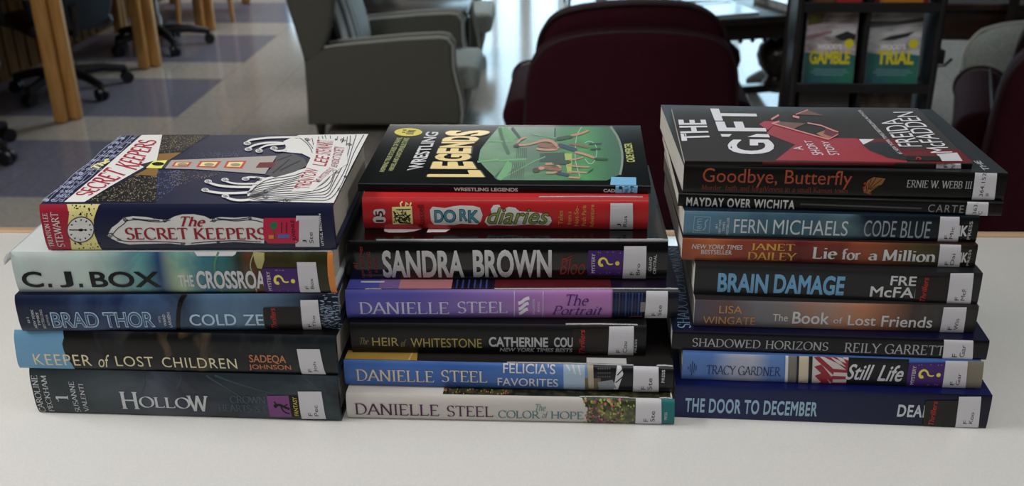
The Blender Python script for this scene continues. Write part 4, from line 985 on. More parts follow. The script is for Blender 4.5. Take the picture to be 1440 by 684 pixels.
t.text('author_name', red, 'STEWART', 0, 0, 0, 0, quad=Q6((1085, 226), (1118, 105), (985, 98), (968, 208)), lay=8, bold=.01)
t.text('tagline', ink(140, 60, 76), 'THE MYSTERIOUS', 0, 0, 0, 0, quad=Q6((985, 440), (1110, 330), (1075, 318), (935, 432)), lay=8, bold=.01)
t.text('tagline', ink(140, 60, 76), 'BENEDICT SOCIETY', 0, 0, 0, 0, quad=Q6((1130, 322), (1205, 160), (1120, 150), (1085, 310)), lay=8, bold=.01)

# --- middle stack
L_ = .2425
def flowers(name): return mat(name, C(84, 86, 40), .35, coat=.3, noise=(120, C(44, 52, 22), .42, .5))
M_FLOW = flowers('flower_print')
b = book(HC, 'cream white hardcover with plum lettering and flowers, at the bottom of the middle stack', 'middle', (-.1772, .6466), .92, L_, .165, .0221, .92, (488.7, 554), (945, 560.5), (943.6, 597), (490, 588), True, plain('cream_jacket', C(172, 168, 163), .3, .4), plain('cream_jacket', C(172, 168, 163), .3, .4), topcorners=UNIT)
s = b.s; plum = ink(70, 34, 66); teal = ink(60, 106, 112)
s.text('author_name', plum, 'DANIELLE', 500.5, 566, 613.5, 582.5, 'serif'); s.text('author_name', plum, 'STEEL', 624.5, 568.5, 688, 584.5, 'serif')
s.text('title', teal, 'The', 747.5, 566, 762, 575.5, 'serif', shear=.2); s.text('title', teal, 'COLOR', 695, 575, 754, 586.5, 'serif'); s.text('title', teal, 'of', 757, 576, 765.5, 586, 'serif', shear=.3); s.text('title', teal, 'HOPE', 769, 576, 815.5, 587.5, 'serif')
s.poly('flower_picture', M_FLOW, [(812, 557), (891, 557), (891, 597), (822, 597), (819, 585), (822, 572)], 1)
for k in range(170):
    x, y = random.uniform(816, 890), random.uniform(559, 594); c_ = random.choice([(150, 60, 96), (170, 90, 110), (130, 140, 50), (150, 150, 70), (40, 50, 24), (96, 120, 50), (150, 60, 96)])
    if c_[0] == 150 and c_[1] == 60 and x > 868: continue
    s.disc('flower_picture', ink(*c_), x, y, random.uniform(.9, 2.1), lay=2, n=7)
s.poly('teal_end', ink(20, 96, 100), [(928.5, 559), (948, 559), (948, 598), (928.5, 598)], 1); s.text('publisher_name', lt, 'PRESS', 933, 577, 937, 588, rot=1)
b.folds = [(.72, .87, .0006), (.96, .998, .0006)]; b.call(890.6, 555.5, 928.6, 596, 'F', 'Ste')
b.t.poly('cover_picture', mat('dark_foliage', C(30, 32, 22), .35, coat=.4, noise=(150, C(60, 56, 36), .45, .6)), [(.3, .002), (.995, .002), (.995, .06), (.30, .06)], 1)
for k in range(60): b.t.disc('cover_picture', ink(*random.choice([(120, 130, 40), (150, 60, 60), (60, 70, 36)])), random.uniform(.30, .5), random.uniform(.006, .05), .0022, .008, 2, 7)

L_ = .2450
b = book(HC, 'bright blue hardcover with cream author lettering, second from the bottom of the middle stack', 'middle', (-.1794, .6574), .3, L_, .163, .0223, .9421, (486, 505), (946, 517), (945, 552), (486, 542), True,
  art('blue_porch_jacket', [(0, C(52, 90, 156)), (.3, C(44, 82, 150)), (.66, C(58, 100, 160)), (.74, C(90, 126, 168)), (.76, C(26, 28, 34)), (1, C(22, 22, 26))], L_, .3, .4, (9, [(0, C(60, 100, 166)), (.66, C(80, 116, 172)), (.75, C(110, 140, 176)), (.76, C(20, 22, 28)), (1, C(20, 20, 24))], .45, .7), stretch=(.6, 1, 3)), plain('dark_porch_cover', C(24, 22, 20), .3, .4), topcorners=UNIT)
s = b.s; crm = ink(186, 176, 150)
s.text('author_name', crm, 'DANIELLE', 504, 518, 618, 535, 'serif'); s.text('author_name', crm, 'STEEL', 629, 519, 694, 536, 'serif')
s.text('title', WHITE, "FELICIA'S", 717, 511.5, 789, 523.5, bold=.01); s.text('title', WHITE, 'FAVORITES', 708.7, 530, 792.5, 541.5, bold=.01)
s.poly('porch_picture', ink(140, 162, 182), [(800, 511), (829, 512), (829, 547), (800, 546)], 1)
for a in ([(804, 513), (809, 520)], [(812, 512), (816, 524)], [(820, 512), (823, 526)]): s.stroke('porch_picture', WHITE, a, 2.2, 2)
s.poly('porch_picture', ink(150, 140, 120), [(832, 512), (840, 512), (841, 547), (834, 547)], 2); s.poly('porch_picture', ink(96, 84, 60), [(829, 530), (850, 530), (850, 548), (829, 548)], 2)
for k in range(24): s.disc('porch_picture', ink(74, 70, 64), 847 + (k % 6) * 3, 513 + (k // 6) * 5, 1.2, lay=2, n=6)
s.poly('porch_picture', ink(120, 124, 132), [(846, 535), (866, 532), (872, 546), (848, 547)], 3); s.poly('porch_picture', WHITE, [(872, 514), (877, 514), (880, 524), (873, 546), (867, 546)], 3); s.stroke('porch_picture', ink(40, 42, 48), [(872, 526), (880, 518)], 1.5, 4); s.stroke('porch_picture', ink(40, 42, 48), [(870, 536), (879, 528)], 1.5, 4)
s.text('publisher_name', lt, 'PRESS', 930.5, 520, 934.5, 536, rot=1, bold=.02)
b.folds = [(.5, .88, .0006), (.95, .998, .0006)]; b.call(893, 510, 926.5, 551, 'F', 'Ste')
b.t.poly('cover_picture', ink(150, 118, 46), [(.002, .002), (.225, .002), (.22, .08), (.002, .08)], 1); b.t.stroke('cover_picture', ink(190, 160, 90), [(.2, .004), (.205, .08)], .004, 2); b.t.poly('cover_picture#2', ink(150, 150, 150), [(.74, .01), (.86, .01), (.86, .06), (.74, .06)], 1)

L_ = .2207
b = book(PB, 'short black book with thin gold and white lettering in the middle stack', 'middle', (-.1750, .6678), 1.53, L_, .148, .0255, .9643, (495, 453.7), (907.5, 460), (907.5, 501), (496, 496.6), True, plain('black_jacket', C(24, 24, 25), .35, .25), plain('black_jacket', C(24, 24, 25), .35, .25), bulge=.002)
s = b.s; gold = ink(150, 132, 62)
s.text('title', ink(116, 104, 60), 'The', 509, 473.5, 521.5, 483, 'serif', shear=.4); s.text('title', gold, 'HEIR', 527, 473.5, 565.5, 485.5, bold=.005); s.text('title', ink(116, 104, 60), 'of', 568.5, 476, 577, 487, 'serif', shear=.5); s.text('title', gold, 'WHITESTONE', 583, 475, 684, 488, bold=.005)
s.text('author_name', ink(160, 164, 166), 'CATHERINE', 694, 473.5, 776, 487.5, bold=.04); s.text('author_name', ink(160, 164, 166), 'COU', 784, 474, 810, 488, bold=.04)
s.text('tagline', ink(140, 144, 146), 'NEW YORK TIMES BESTS', 709, 489, 809.5, 495, bold=.03, shear=.2)
b.folds = [(.73, .97, .0006)]; b.thriller(809.5, 463, 858, 499); b.call(857.5, 460.5, 891, 501, 'F', 'Cou'); s.text('publisher_name', lt, 'PRESS', 892.5, 477, 895.5, 496, rot=1)

L_ = .2471
b = book(HC, 'violet to pink hardcover with white author lettering in the middle stack', 'middle', (-.1781, .6743), 2.61, L_, .163, .0239, .9899, (488, 410), (951.6, 408), (952, 449), (489, 449), True,
  art('violet_jacket', [(0, C(74, 76, 160)), (.2, C(82, 76, 154)), (.45, C(122, 92, 156)), (.65, C(152, 100, 158)), (.8, C(150, 100, 156)), (.803, C(26, 30, 50)), (1, C(24, 26, 34))], L_, .3, .45), plain('violet_dark_cover', C(30, 24, 36), .25, .5), topcorners=UNIT)
s = b.s; lil = ink(178, 174, 200); dp = ink(70, 34, 104)
s.text('author_name', lil, 'DANIELLE', 506.5, 424.5, 628, 442, 'serif'); s.text('author_name', lil, 'STEEL', 640, 423.5, 709, 440.5, 'serif')
for x in (718.6, 758.7): s.stroke('divider_line', lil, [(x, 411), (x, 447)], .8, 2)
for k, (y0, y1) in enumerate(((427, 418), (435, 425), (442, 433))): s.stroke('publisher_logo', ink(196, 190, 204), [(724 + k * .6, y0 - 1), (728, y0 + .5 - 2), (734, y1 + 2), (739.5 - k, y1 + 1)], 4.6, 2, it=2)
s.text('publisher_name', lil, 'BALLANTINE', 744, 420, 747, 442, rot=1); s.text('publisher_name', lil, 'BOOKS', 751, 424, 754, 438, rot=1)
s.text('title', dp, 'The', 791.5, 414, 823, 429.5, 'serif', shear=.25); s.text('title', dp, 'Portrait', 771.5, 429.5, 843, 443, 'serif', shear=.3)
for k in range(9): x = 862 + k * 4.6; s.stroke('window_picture', ink(*random.choice([(40, 60, 110), (50, 56, 80), (30, 40, 84)])), [(x, 412), (x, 446)], random.uniform(1, 2.6), 2)
s.poly('window_picture', ink(110, 106, 110), [(897, 424), (904, 424), (904, 438), (897, 438)], 3); s.stroke('window_picture', ink(120, 70, 56), [(882, 446), (900, 445)], 2, 3)
b.folds = [(.06, .11, .0006), (.45, .998, .0006)]; b.call(904, 409.5, 936, 449, 'F', 'Ste')
for x0, x1, c_ in ((.003, .1, (72, 74, 156)), (.1, .16, (110, 86, 140)), (.16, .32, (170, 108, 116))): b.t.poly('cover_picture', ink(*c_), [(x0, .004), (x1, .004), (x1, .12), (x0, .12)], 1)
b.t.stroke('cover_picture', WHITE, [(.04, .075), (.112, .075)], .016, 2); b.t.poly('cover_picture', ink(70, 24, 30), [(.45, .004), (.8, .004), (.8, .1), (.45, .1)], 1)
for k in range(6): b.t.stroke('cover_picture', ink(40, 60, 110), [(.335 + k * .018, .006), (.335 + k * .018, .1)], .005, 2)

L_ = .2405
b = book(HC, 'black hardcover with tall white lettering and purple sticker, just under the red book', 'middle', (-.1798, .6911), 2.4, L_, .162, .0323, 1.0138, (484, 338), (937, 338.5), (937, 391), (486, 395), True, plain('glossy_black_jacket', C(22, 22, 23), .14, 1.6), plain('glossy_black_jacket', C(22, 22, 23), .14, 1.6), topcorners=UNIT)
s = b.s; rd = ink(142, 48, 46)
s.text('tagline', rd, '#1', 497, 368.5, 504.5, 377, rot=1); s.text('tagline', rd, 'NEW YORK TIMES', 508.6, 345.5, 512.9, 392, rot=1, shear=.2); s.text('tagline', rd, 'BESTSELLING', 519.4, 353, 524, 390, rot=1); s.text('tagline', rd, 'AUTHOR', 529, 361, 533.6, 383, rot=1)
s.text('author_name', ink(176, 176, 178), 'SANDRA', 541, 350.5, 661, 391, bold=.045); s.text('author_name', ink(176, 176, 178), 'BROWN', 674, 349.5, 784, 389.5, bold=.045)
s.text('title', ink(118, 40, 36), 'Bloo', 795, 360.5, 829, 384, shear=.3)
for y in (350, 353): s.stroke('title', ink(118, 40, 36), [(797, y + 14), (813, y + 7)], 1.2, 3)
b.folds = [(.10, .998, .0006)]; b.mystery(832, 350.5, 879.5, 384.5); b.call(879.5, 345, 909.5, 389.5, 'F', 'Bro')
s.text('publisher_name', lt, 'GRAND', 913, 359, 917, 378, rot=1, bold=.02); s.text('publisher_name', lt, 'CENTRAL', 918.8, 356, 922.8, 382, rot=1, bold=.02)
b.t.poly('cover_lettering', ink(176, 170, 172), [(.108, .16), (.245, .16), (.235, .13), (.21, .10), (.18, .085), (.13, .085), (.115, .10)], 1); b.t.poly('cover_lettering', ink(176, 170, 172), [(.255, .16), (.325, .16), (.322, .12), (.31, .09), (.25, .086)], 1)

L_ = .2149
redj = plain('red_jacket', C(168, 16, 26), .3, .4)
b = book(HC, 'bright red diary storybook with handwritten yellow lines, second from the top of the middle stack', 'middle', (-.1688, .7127), 1.85, L_, .148, .0259, 1.0461, (512, 280), (911, 281), (910, 325.6), (513, 324.5), True, redj, redj, bulge=.003)
s = b.s; blob = ink(188, 190, 190); drd = ink(84, 8, 16)
def bubble(part, m, pts, w, lay):
    for a in pts: s.stroke(part, m, a, w, lay, it=1); s.disc(part, m, *a[0], w / 2, lay=lay); s.disc(part, m, *a[-1], w / 2, lay=lay)
bubble('volume_number', blob, [[(535.7, 300), (535.7, 309)], [(531, 310), (540, 310)], [(532, 299.5), (540, 299)]], 9, 1)
s.text('volume_number', drd, '15', 530.6, 297, 541.6, 312.6, rot=1, lay=3, bold=.03)
s.poly('printed_emblem', yel, [(554, 292), (582, 291), (582.5, 316), (554, 316.5)], 1)
for k in range(26): s.stroke('printed_emblem', BLACK, [(random.uniform(555, 580), random.uniform(294, 315))] + [(random.uniform(555, 580), random.uniform(294, 315))], random.uniform(.8, 1.8), 2)
for a in ([(567, 292), (566, 287), (569, 285)], [(573, 292), (574, 286), (577, 289)], [(579, 291), (581, 286)]): s.stroke('printed_emblem', yel, a, 2, 2)
s.text('author_name', drd, 'Russell', 590, 289, 599, 321, rot=1)
s.poly('title', blob, [(607, 296), (611, 291.5), (628, 293.5), (640, 291), (650, 290), (668, 290.5), (677, 293), (680.5, 303), (678, 312), (672, 317), (650, 315.5), (640, 318), (612, 317), (608, 311)], 1)
tl_ = ink(60, 124, 146)
for t_, x0, x1, y0, y1 in (('D', 613, 626, 296, 314), ('O', 625.5, 643.5, 295.5, 314), ('R', 648, 659.5, 294.5, 312), ('K', 660, 675.5, 296, 314.5)):
    s.text('title', BLACK, t_, x0, y0, x1, y1, lay=2, bold=.06); s.text('title', tl_, t_, x0 + 1, y0 + 1, x1 - 1, y1 - 1, lay=3, bold=.02)
s.poly('title', blob, [(683, 313), (686, 306), (693, 302), (692, 295), (696, 289.5), (704, 289), (708, 296), (717, 292), (726, 293), (732, 298), (752, 299), (764, 301), (775, 306), (777, 312), (772, 318.5), (745, 317), (720, 319), (700, 318), (688, 319)], 1)
s.text('title', BLACK, 'diaries', 686.5, 292.5, 773.5, 316.5, lay=2, shear=.35, bold=.035); s.text('title', ink(120, 132, 52), 'diaries', 687.5, 293.3, 772.5, 315.7, lay=3, shear=.35, bold=0)
for t_, x, y0, y1 in (('Tales', 789, 297, 317), ('from a', 801, 298, 317), ('Not-So-', 811, 291, 319), ('Posh Paris', 821.5, 290, 319), ('Adventure', 832.5, 289, 322)): s.text('subtitle', ink(176, 140, 60), t_, x - 3, y0, x + 3, y1, rot=1)
b.folds = [(.62, .98, .001)]; b.call(857.5, 287, 889.3, 325, 'J', 'Rus')

L_ = .2216; TCw = [(545.5, 179.6), (893, 180), (914, 263.5), (505, 262)]
dkg = plain('black_green_cover', C(22, 25, 25), .28, .5)
b = book(PB, 'thin black and green wrestling paperback with yellow title, on top of the middle stack', 'middle', (-.1739, .7238), .72, L_, .1465, .0066, 1.0720, (505, 262), (914, 263.5), (914.7, 276), (504.5, 272.5), False, plain('blue_black_cover', C(10, 16, 24), .28, .5), dkg, topcorners=TCw)
s = b.s; s.text('title', lt, 'WRESTLING LEGENDS', 625, 266.8, 712.5, 272, lay=2, bold=.05); s.text('author_name', lt, 'CADE', 839, 268.2, 862, 273.2, lay=2, bold=.05)
bl_ = ink(96, 156, 196); s.poly('spine_label', bl_, [(857.6, 263), (892.6, 263), (892.6, 276), (857.6, 276)], 4); 
for t_, x in (('J', 866), ('96.1', 875), ('M', 884)): s.text('spine_label/call_number', TYPE, t_, x - 3, 264, x + 3, 274.5, rot=1, lay=5)
t = b.t
p = lambda x, y: (500 + x / 6.514, 175 + y / 6.514); q = lambda x, y: (700 + x / 6.514, 175 + y / 6.514)
P6 = lambda *a: [p(*i) for i in a]; Q6 = lambda *a: [q(*i) for i in a]
t.poly('spine_label', bl_, Q6((1030, 505), (1255, 508), (1262, 578), (1026, 578)), 4)
gA, gB, gC, gD = ink(24, 84, 40), ink(44, 108, 54), ink(76, 140, 80), ink(16, 54, 32)
grn = art('arena_green', [(0, C(26, 88, 42)), (.45, C(34, 100, 48)), (.62, C(20, 76, 36)), (.78, C(40, 128, 50)), (.86, C(34, 90, 46)), (1, C(60, 66, 64))], L_, .28, .5, (22, [(0, C(60, 128, 70)), (.5, C(44, 110, 56)), (.8, C(30, 100, 44)), (1, C(50, 60, 56))], .45, .62))
t.poly('arena_picture', grn, [p(1285, 50), p(1190, 170), p(1130, 260), p(1118, 352), p(1190, 430), p(1290, 520), q(0, 535), q(990, 535), q(1105, 480), q(1130, 330), q(1080, 180), q(990, 45)], 1)
for a, w, c_ in (([p(1290, 60), p(1330, 180), p(1390, 300)], 5, gA), ([p(1110, 370), p(1300, 350), q(0, 360), q(250, 345)], 2.6, gC), ([p(1200, 180), p(1330, 185), q(120, 180)], 2.4, gC), ([p(1280, 520), p(1400, 380), q(90, 370)], 5, gD), ([p(1330, 520), p(1440, 400)], 6, gC), ([q(20, 60), q(130, 170)], 8, gC), ([q(10, 530), q(100, 370)], 7, gC), ([q(100, 60), q(200, 180)], 4, gD), ([q(490, 60), q(500, 200)], 2, gD), ([q(60, 510), q(330, 360), q(420, 320)], 1.6, gC), ([q(300, 120), q(480, 150), q(620, 160)], 1.6, gC)): t.stroke('arena_picture', c_, a, w, 2)
for k in range(7): t.stroke('arena_picture', gD, Q6((130 + 18 * k, 370), (120 + 18 * k, 520)), 1.2, 2)
for k in range(6): t.stroke('arena_picture', gD, Q6((160 + 16 * k, 240), (160 + 18 * k, 330)), 1.2, 2)
t.poly('arena_picture', gD, Q6((370, 290), (600, 280), (600, 360), (370, 370)), 2); t.poly('arena_picture', ink(140, 160, 50), Q6((590, 290), (660, 290), (668, 470), (630, 470)), 2)
rope = ink(150, 170, 150)
t.stroke('arena_picture', rope, Q6((730, 50), (690, 120), (685, 220), (690, 340), (720, 440), (750, 505)), .9, 3, it=1); t.stroke('arena_picture', rope, Q6((770, 195), (800, 178), (850, 190), (880, 240), (885, 300), (860, 380), (820, 390), (780, 340)), .9, 3, it=2)
t.stroke('arena_picture', ink(110, 126, 112), Q6((990, 45), (1070, 150), (1115, 280), (1120, 400), (1108, 485)), 3.2, 3, it=2)
sk, sk2, blu = ink(166, 116, 90), ink(118, 74, 56), ink(30, 42, 70)
def limbs(lst):
    for m, a, w in lst:
        w *= .8; t.stroke('wrestler_figures', m, Q6(*a), w, 4, it=1); t.disc('wrestler_figures', m, *q(*a[0]), w * .5, w * .36, 4, 10); t.disc('wrestler_figures', m, *q(*a[-1]), w * .5, w * .36, 4, 10)
limbs([(gD, [(520, 160), (640, 140)], 6), (blu, [(540, 215), (640, 245), (690, 260)], 6.5), (sk2, [(360, 215), (440, 220), (520, 235)], 8), (sk, [(350, 185), (420, 170), (490, 190), (530, 240)], 4.5), (sk, [(340, 250), (430, 262), (520, 255)], 4), (sk, [(350, 190), (250, 215), (170, 220)], 3.4), (sk, [(230, 150), (190, 160), (160, 195)], 3.6), (sk, [(640, 130), (720, 115), (790, 85)], 3.6), (sk2, [(640, 205), (720, 215), (800, 235)], 3.6), (blu, [(810, 205), (920, 200)], 2.6), (sk, [(690, 280), (780, 300), (860, 330)], 3.8), (gD, [(870, 340), (980, 345)], 4), (gD, [(830, 255), (910, 245)], 3),
       (gD, [(500, 380), (640, 370)], 7), (sk2, [(420, 420), (500, 430), (560, 440)], 7), (sk, [(430, 390), (520, 385), (565, 420)], 3.6), (sk, [(440, 470), (520, 470), (570, 440)], 3.4), (sk, [(430, 425), (380, 430)], 4), (sk, [(640, 350), (700, 345), (760, 325)], 2.6), (blu, [(540, 470), (640, 490)], 5), (sk, [(630, 400), (720, 412), (820, 415)], 2.4), (sk, [(640, 460), (730, 462), (800, 468)], 2.8), (gD, [(820, 465), (860, 430)], 2), (sk, [(650, 510), (740, 515)], 3.4)])
t.disc('wrestler_figures', ink(50, 34, 26), *q(150, 225), 4.2, 2.2, 5); t.disc('wrestler_figures', ink(60, 36, 28), *q(345, 445), 5.4, 3.4, 5); t.disc('wrestler_figures', sk, *q(390, 430), 4, 2.6, 5)
for x, y in ((420, 195), (470, 225), (390, 240), (480, 410), (520, 450)): t.stroke('wrestler_figures', ink(90, 46, 34), Q6((x, y), (x + 40, y + 8)), 1, 6)
pale = ink(130, 136, 76)
t.text('tagline', pale, 'INSPIRING TRUE STORIES OF FAME,', 0, 0, 0, 0, quad=P6((272, 467), (425, 152), (368, 148), (222, 465)), lay=3, bold=.05); t.text('tagline', pale, 'HEROES, AND UNSTOPPABLE STARS', 0, 0, 0, 0, quad=P6((352, 457), (490, 157), (432, 153), (304, 455)), lay=3, bold=.05)
t.disc('award_badge', ink(196, 180, 30), *p(467, 102), 19.4, 5.6, 2)
for k, (x0, x1, y) in enumerate(((415, 450, 84), (465, 535, 90), (410, 440, 104), (450, 520, 102), (445, 515, 118))): t.stroke('award_badge', BLACK, P6((x0, y), (x1, y)), 1.3, 3)
t.text('title', WHITE, 'WRESTLING', 0, 0, 0, 0, quad=P6((615, 438), (746, 102), (632, 98), (472, 452)), lay=3, bold=.035)
yl = mat('title_yellow', C(196, 166, 50), .3, coat=.3)
base = [(510, 1186), (447, 1135), (436, 1108), (370, 1062), (366, 1050), (300, 1046), (296, 1045), (246, 1048), (242, 1050), (190, 1080), (186, 1085), (138, 1145), (135, 1160), (84, 1240)]
topx = lambda y: 658 + (507 - y) * .36
for k, ch in enumerate('LEGENDS'):
    (ya, xa), (yb, xb) = base[2 * k], base[2 * k + 1]
    t.text('title', BLACK, ch, 0, 0, 0, 0, quad=P6((xa + 14, ya + 4), (xb + 14, yb - 3), (topx(yb) - 8, yb - 3), (topx(ya) - 8, ya + 4)), lay=2, bold=.07)
    t.text('title', yl, ch, 0, 0, 0, 0, quad=P6((xa, ya), (xb, yb), (topx(yb), yb), (topx(ya), ya)), lay=3, bold=.07)
t.text('author_name', ink(170, 176, 90), 'CADE MERCER', 0, 0, 0, 0, quad=Q6((1237, 368), (1192, 195), (1122, 200), (1160, 368)), lay=3, bold=.03)

# --- right stack
L_ = .2268
b = book(PB, 'navy blue paperback with pale blue lettering at the bottom of the right stack', 'right', (.0677, .6600), -.83, L_, .152, .0284, .92, (947, 543), (1390, 557), (1386, 603), (947, 587), False, art('navy_cover', [(0, C(21, 31, 74)), (.45, C(17, 29, 62)), (.8, C(14, 24, 48)), (1, C(13, 20, 38))], L_, .32, .3), plain('navy_back', C(18, 24, 62)))
s = b.s; pb = ink(130, 160, 180); s.text('title', pb, 'THE DOOR TO DECEMBER', 962, 562.5, 1145, 582.5, bold=.035, track=1.1)
s.text('author_name', ink(170, 178, 184), 'DEAN', 1257.5, 569.5, 1306, 586.5, bold=.035, track=1.1); b.thriller(1295, 563, 1344, 599); b.call(1341.5, 558, 1374, 601, 'F', 'Koo')

L_ = .2132
b = book(PB, 'light blue paperback with red striped flag and purple sticker in the right stack', 'right', (.0727, .6678), -.62, L_, .14, .0227, .9484, (957, 495), (1375, 511), (1372.5, 547), (958, 534), False, art('blue_sky_cover', [(0, C(72, 108, 168)), (.1, C(70, 106, 166)), (.17, C(140, 148, 168)), (.24, C(150, 152, 166)), (.30, C(80, 114, 170)), (.45, C(56, 96, 164)), (1, C(56, 96, 164))], L_, .3, .3), plain('blue_sky_back', C(60, 88, 140)))
s = b.s; nv = ink(34, 44, 84)
for x, y0, y1 in ((967, 515, 519), (970, 511, 523), (973, 507, 528), (976, 510, 524), (979, 513, 521)): s.stroke('publisher_logo', nv, [(x, y0), (x, y1)], 1.3, 2)
s.text('author_name', nv, 'TRACY GARDNER', 995, 514.5, 1105.5, 528, 'serif')
for x, w, c_ in ((1113, 4, (186, 188, 190)), (1121, 12, (106, 102, 96)), (1129, 3, (40, 38, 34)), (1137, 14, (176, 166, 144)), (1147, 5, (34, 34, 34))): s.poly('porch_picture', ink(*c_), [(x - w / 2 - 1, 500), (x + w / 2 - 1, 500), (x + w / 2 + 2, 546), (x - w / 2 + 2, 546)], 2)
s.poly('flag', ink(176, 172, 170), [(1149, 500), (1199, 501), (1199, 546), (1149, 545)], 1)
fr = ink(132, 36, 48)
for k in range(4): s.poly('flag', fr, [(1150 + 2 * k, 503 + 13 * k), (1158 + 4 * k, 502 + 11 * k), (1180, 520 + 13 * k), (1180, 528 + 12 * k)], 2)
for k in range(3): s.poly('flag', fr, [(1162 + 10 * k, 502), (1172 + 9 * k, 502), (1199, 514 + 7 * (2 - k) * .6 + k * 1), (1199, 508 + 5 * (2 - k))], 2); s.poly('flag', fr, [(1178, 519 + 10 * k), (1199, 521 + 9 * k), (1199, 525 + 9 * k), (1178, 524 + 10 * k)], 2)
s.poly('dark_panel', ink(28, 30, 32), [(1199, 500), (1281, 503), (1281, 549), (1199, 546)], 1)
s.text('title', WHITE, 'Still', 1197.5, 513, 1235, 535, shear=.35, bold=.02); s.text('title', WHITE, 'Life', 1241, 514.5, 1275.5, 537, shear=.35, bold=.02)
b.mystery(1280, 511.5, 1329, 544.5); b.call(1328, 509.5, 1357.5, 546.5, 'F', 'Gar'); s.poly('tan_end', ink(112, 106, 92), [(1357, 506), (1378, 506), (1378, 549), (1357, 549)], 1)

L_ = .2250
b = book(PB, 'thin black paperback with grey serif lettering across its whole spine', 'right', (.0644, .6715), -1.07, L_, .152, .0159, .9710, (944, 465), (1388.7, 482), (1386, 507.6), (944, 493), False, plain('blue_black_paperback', C(19, 21, 26), .3, .3), plain('navy_black_front', C(18, 22, 40), .3, .3), topcorners=UNIT)
s = b.s; gr = ink(142, 146, 150); s.text('title', gr, 'SHADOWED HORIZONS', 976, 478.5, 1176, 491, 'serif', track=.08); s.text('author_name', gr, 'REILY GARRETT', 1198.5, 485, 1332, 499, 'serif', track=.08); b.call(1330, 475.5, 1368, 507, 'F', 'Gar')
b.t.text('cover_title', ink(96, 122, 156), 'SHADOWED HORIZONS', 0, 0, 0, 0, 'serif', quad=[(.062, .03), (.062, .97), (.018, .97), (.018, .03)], lay=1)

L_ = .2014
b = book(PB, 'orange and slate paperback with white title lettering, at the middle of the right stack', 'right', (.0804, .6793), -.39, L_, .135, .0217, .9870, (975, 424.5), (1370, 431.5), (1369, 470), (975, 460), False, art('sunset_cover', [(0, C(70, 66, 76)), (.12, C(84, 66, 66)), (.22, C(92, 94, 100)), (.34, C(104, 98, 96)), (.42, C(138, 96, 74)), (.55, C(150, 92, 64)), (.7, C(120, 78, 58)), (.78, C(52, 46, 44)), (.9, C(38, 38, 38)), (1, C(36, 34, 34))], L_, .3, .35, (16, [(0, C(64, 70, 96)), (.2, C(110, 70, 60)), (.3, C(92, 112, 118)), (.45, C(130, 110, 100)), (.6, C(160, 106, 76)), (.72, C(80, 60, 52)), (.85, C(66, 66, 64)), (1, C(40, 38, 38))], .45, .7), stretch=(1, 1, .3)), plain('sunset_back', C(40, 38, 40)))
s = b.s; tn = ink(168, 118, 70); s.text('author_name', tn, 'LISA', 1007.5, 432, 1038, 442.3); s.text('author_name', tn, 'WINGATE', 987, 447, 1056.5, 457.5)
w2 = ink(176, 178, 180); s.text('title', w2, 'The', 1080, 443, 1100.5, 453); s.text('title', w2, 'Book', 1107, 440, 1157.5, 457, bold=.02); s.text('title', w2, 'of', 1164, 447.5, 1176, 456); s.text('title', w2, 'Lost', 1184, 444.5, 1223.5, 459, bold=.015); s.text('title', w2, 'Friends', 1231.5, 445.5, 1305, 461.5, bold=.015); b.call(1317.5, 432.5, 1352, 469.5, 'F', 'Win')

L_ = .2016
b = book(PB, 'charcoal paperback with bold sky blue title lettering in the right stack', 'right', (.0799, .6878), -1.94, L_, .135, .0247, 1.0086, (975, 373), (1376, 387), (1373.5, 430), (975, 416), False, plain('charcoal_cover', C(36, 37, 39), .3, .35), plain('charcoal_back', C(30, 31, 33)), skew=0.06)
s = b.s; sb = ink(92, 144, 180); s.text('title', sb, 'BRAIN', 1008.5, 386, 1080, 413.5, bold=.045); s.text('title', sb, 'DAMAGE', 1088.5, 388.5, 1187.5, 416, bold=.045)
s.text('author_name', w2, 'FREI', 1250.7, 390.5, 1291, 403.5, bold=.02); s.text('author_name', w2, 'McFAD', 1224, 405.5, 1303, 420.5, bold=.02); b.thriller(1286, 391, 1333, 428); b.call(1331, 386.5, 1363.5, 429.5, 'F', 'McF')

L_ = .2078
b = book(PB, 'red and orange paperback with gold author lettering in the right stack', 'right', (.0702, .6939), -1.14, L_, .14, .0176, 1.0333, (957.6, 338), (1371, 347), (1368.8, 379), (958, 368.3), False, art('ember_cover', [(0, C(120, 52, 36)), (.1, C(158, 86, 46)), (.18, C(126, 56, 38)), (.35, C(112, 44, 36)), (.5, C(82, 34, 32)), (.65, C(110, 54, 36)), (.75, C(70, 36, 26)), (.85, C(48, 44, 30)), (1, C(28, 28, 26))], L_, .3, .35, (22, [(0, C(150, 80, 44)), (.2, C(150, 74, 40)), (.4, C(86, 30, 32)), (.6, C(132, 64, 38)), (.8, C(66, 60, 36)), (1, C(30, 30, 28))], .45, .65), stretch=(1, 1, .5)), plain('ember_back', C(40, 28, 26)), skew=0.05)
s = b.s; s.text('tagline', w2, 'NEW YORK TIMES', 971, 346.5, 1040, 353, bold=.01, shear=.15); s.text('tagline', w2, 'BESTSELLER', 984, 354, 1026, 360, bold=.01)
gd = ink(178, 134, 44); s.text('author_name', gd, 'JANET', 1052, 345, 1112, 355.5, 'serif', weight=.17); s.text('author_name', gd, 'DAILEY', 1048, 357, 1116, 368.5, 'serif', weight=.17)
for t_, x0, x1, y0, y1 in (('Lie', 1137.5, 1172, 350, 366.5), ('for', 1179, 1205, 352, 368), ('a', 1216, 1229, 358.5, 368.5), ('Million', 1236, 1311.5, 353.5, 370.5)): s.text('title', w2, t_, x0, y0, x1, y1, 'serif', weight=.19, thin=.07)
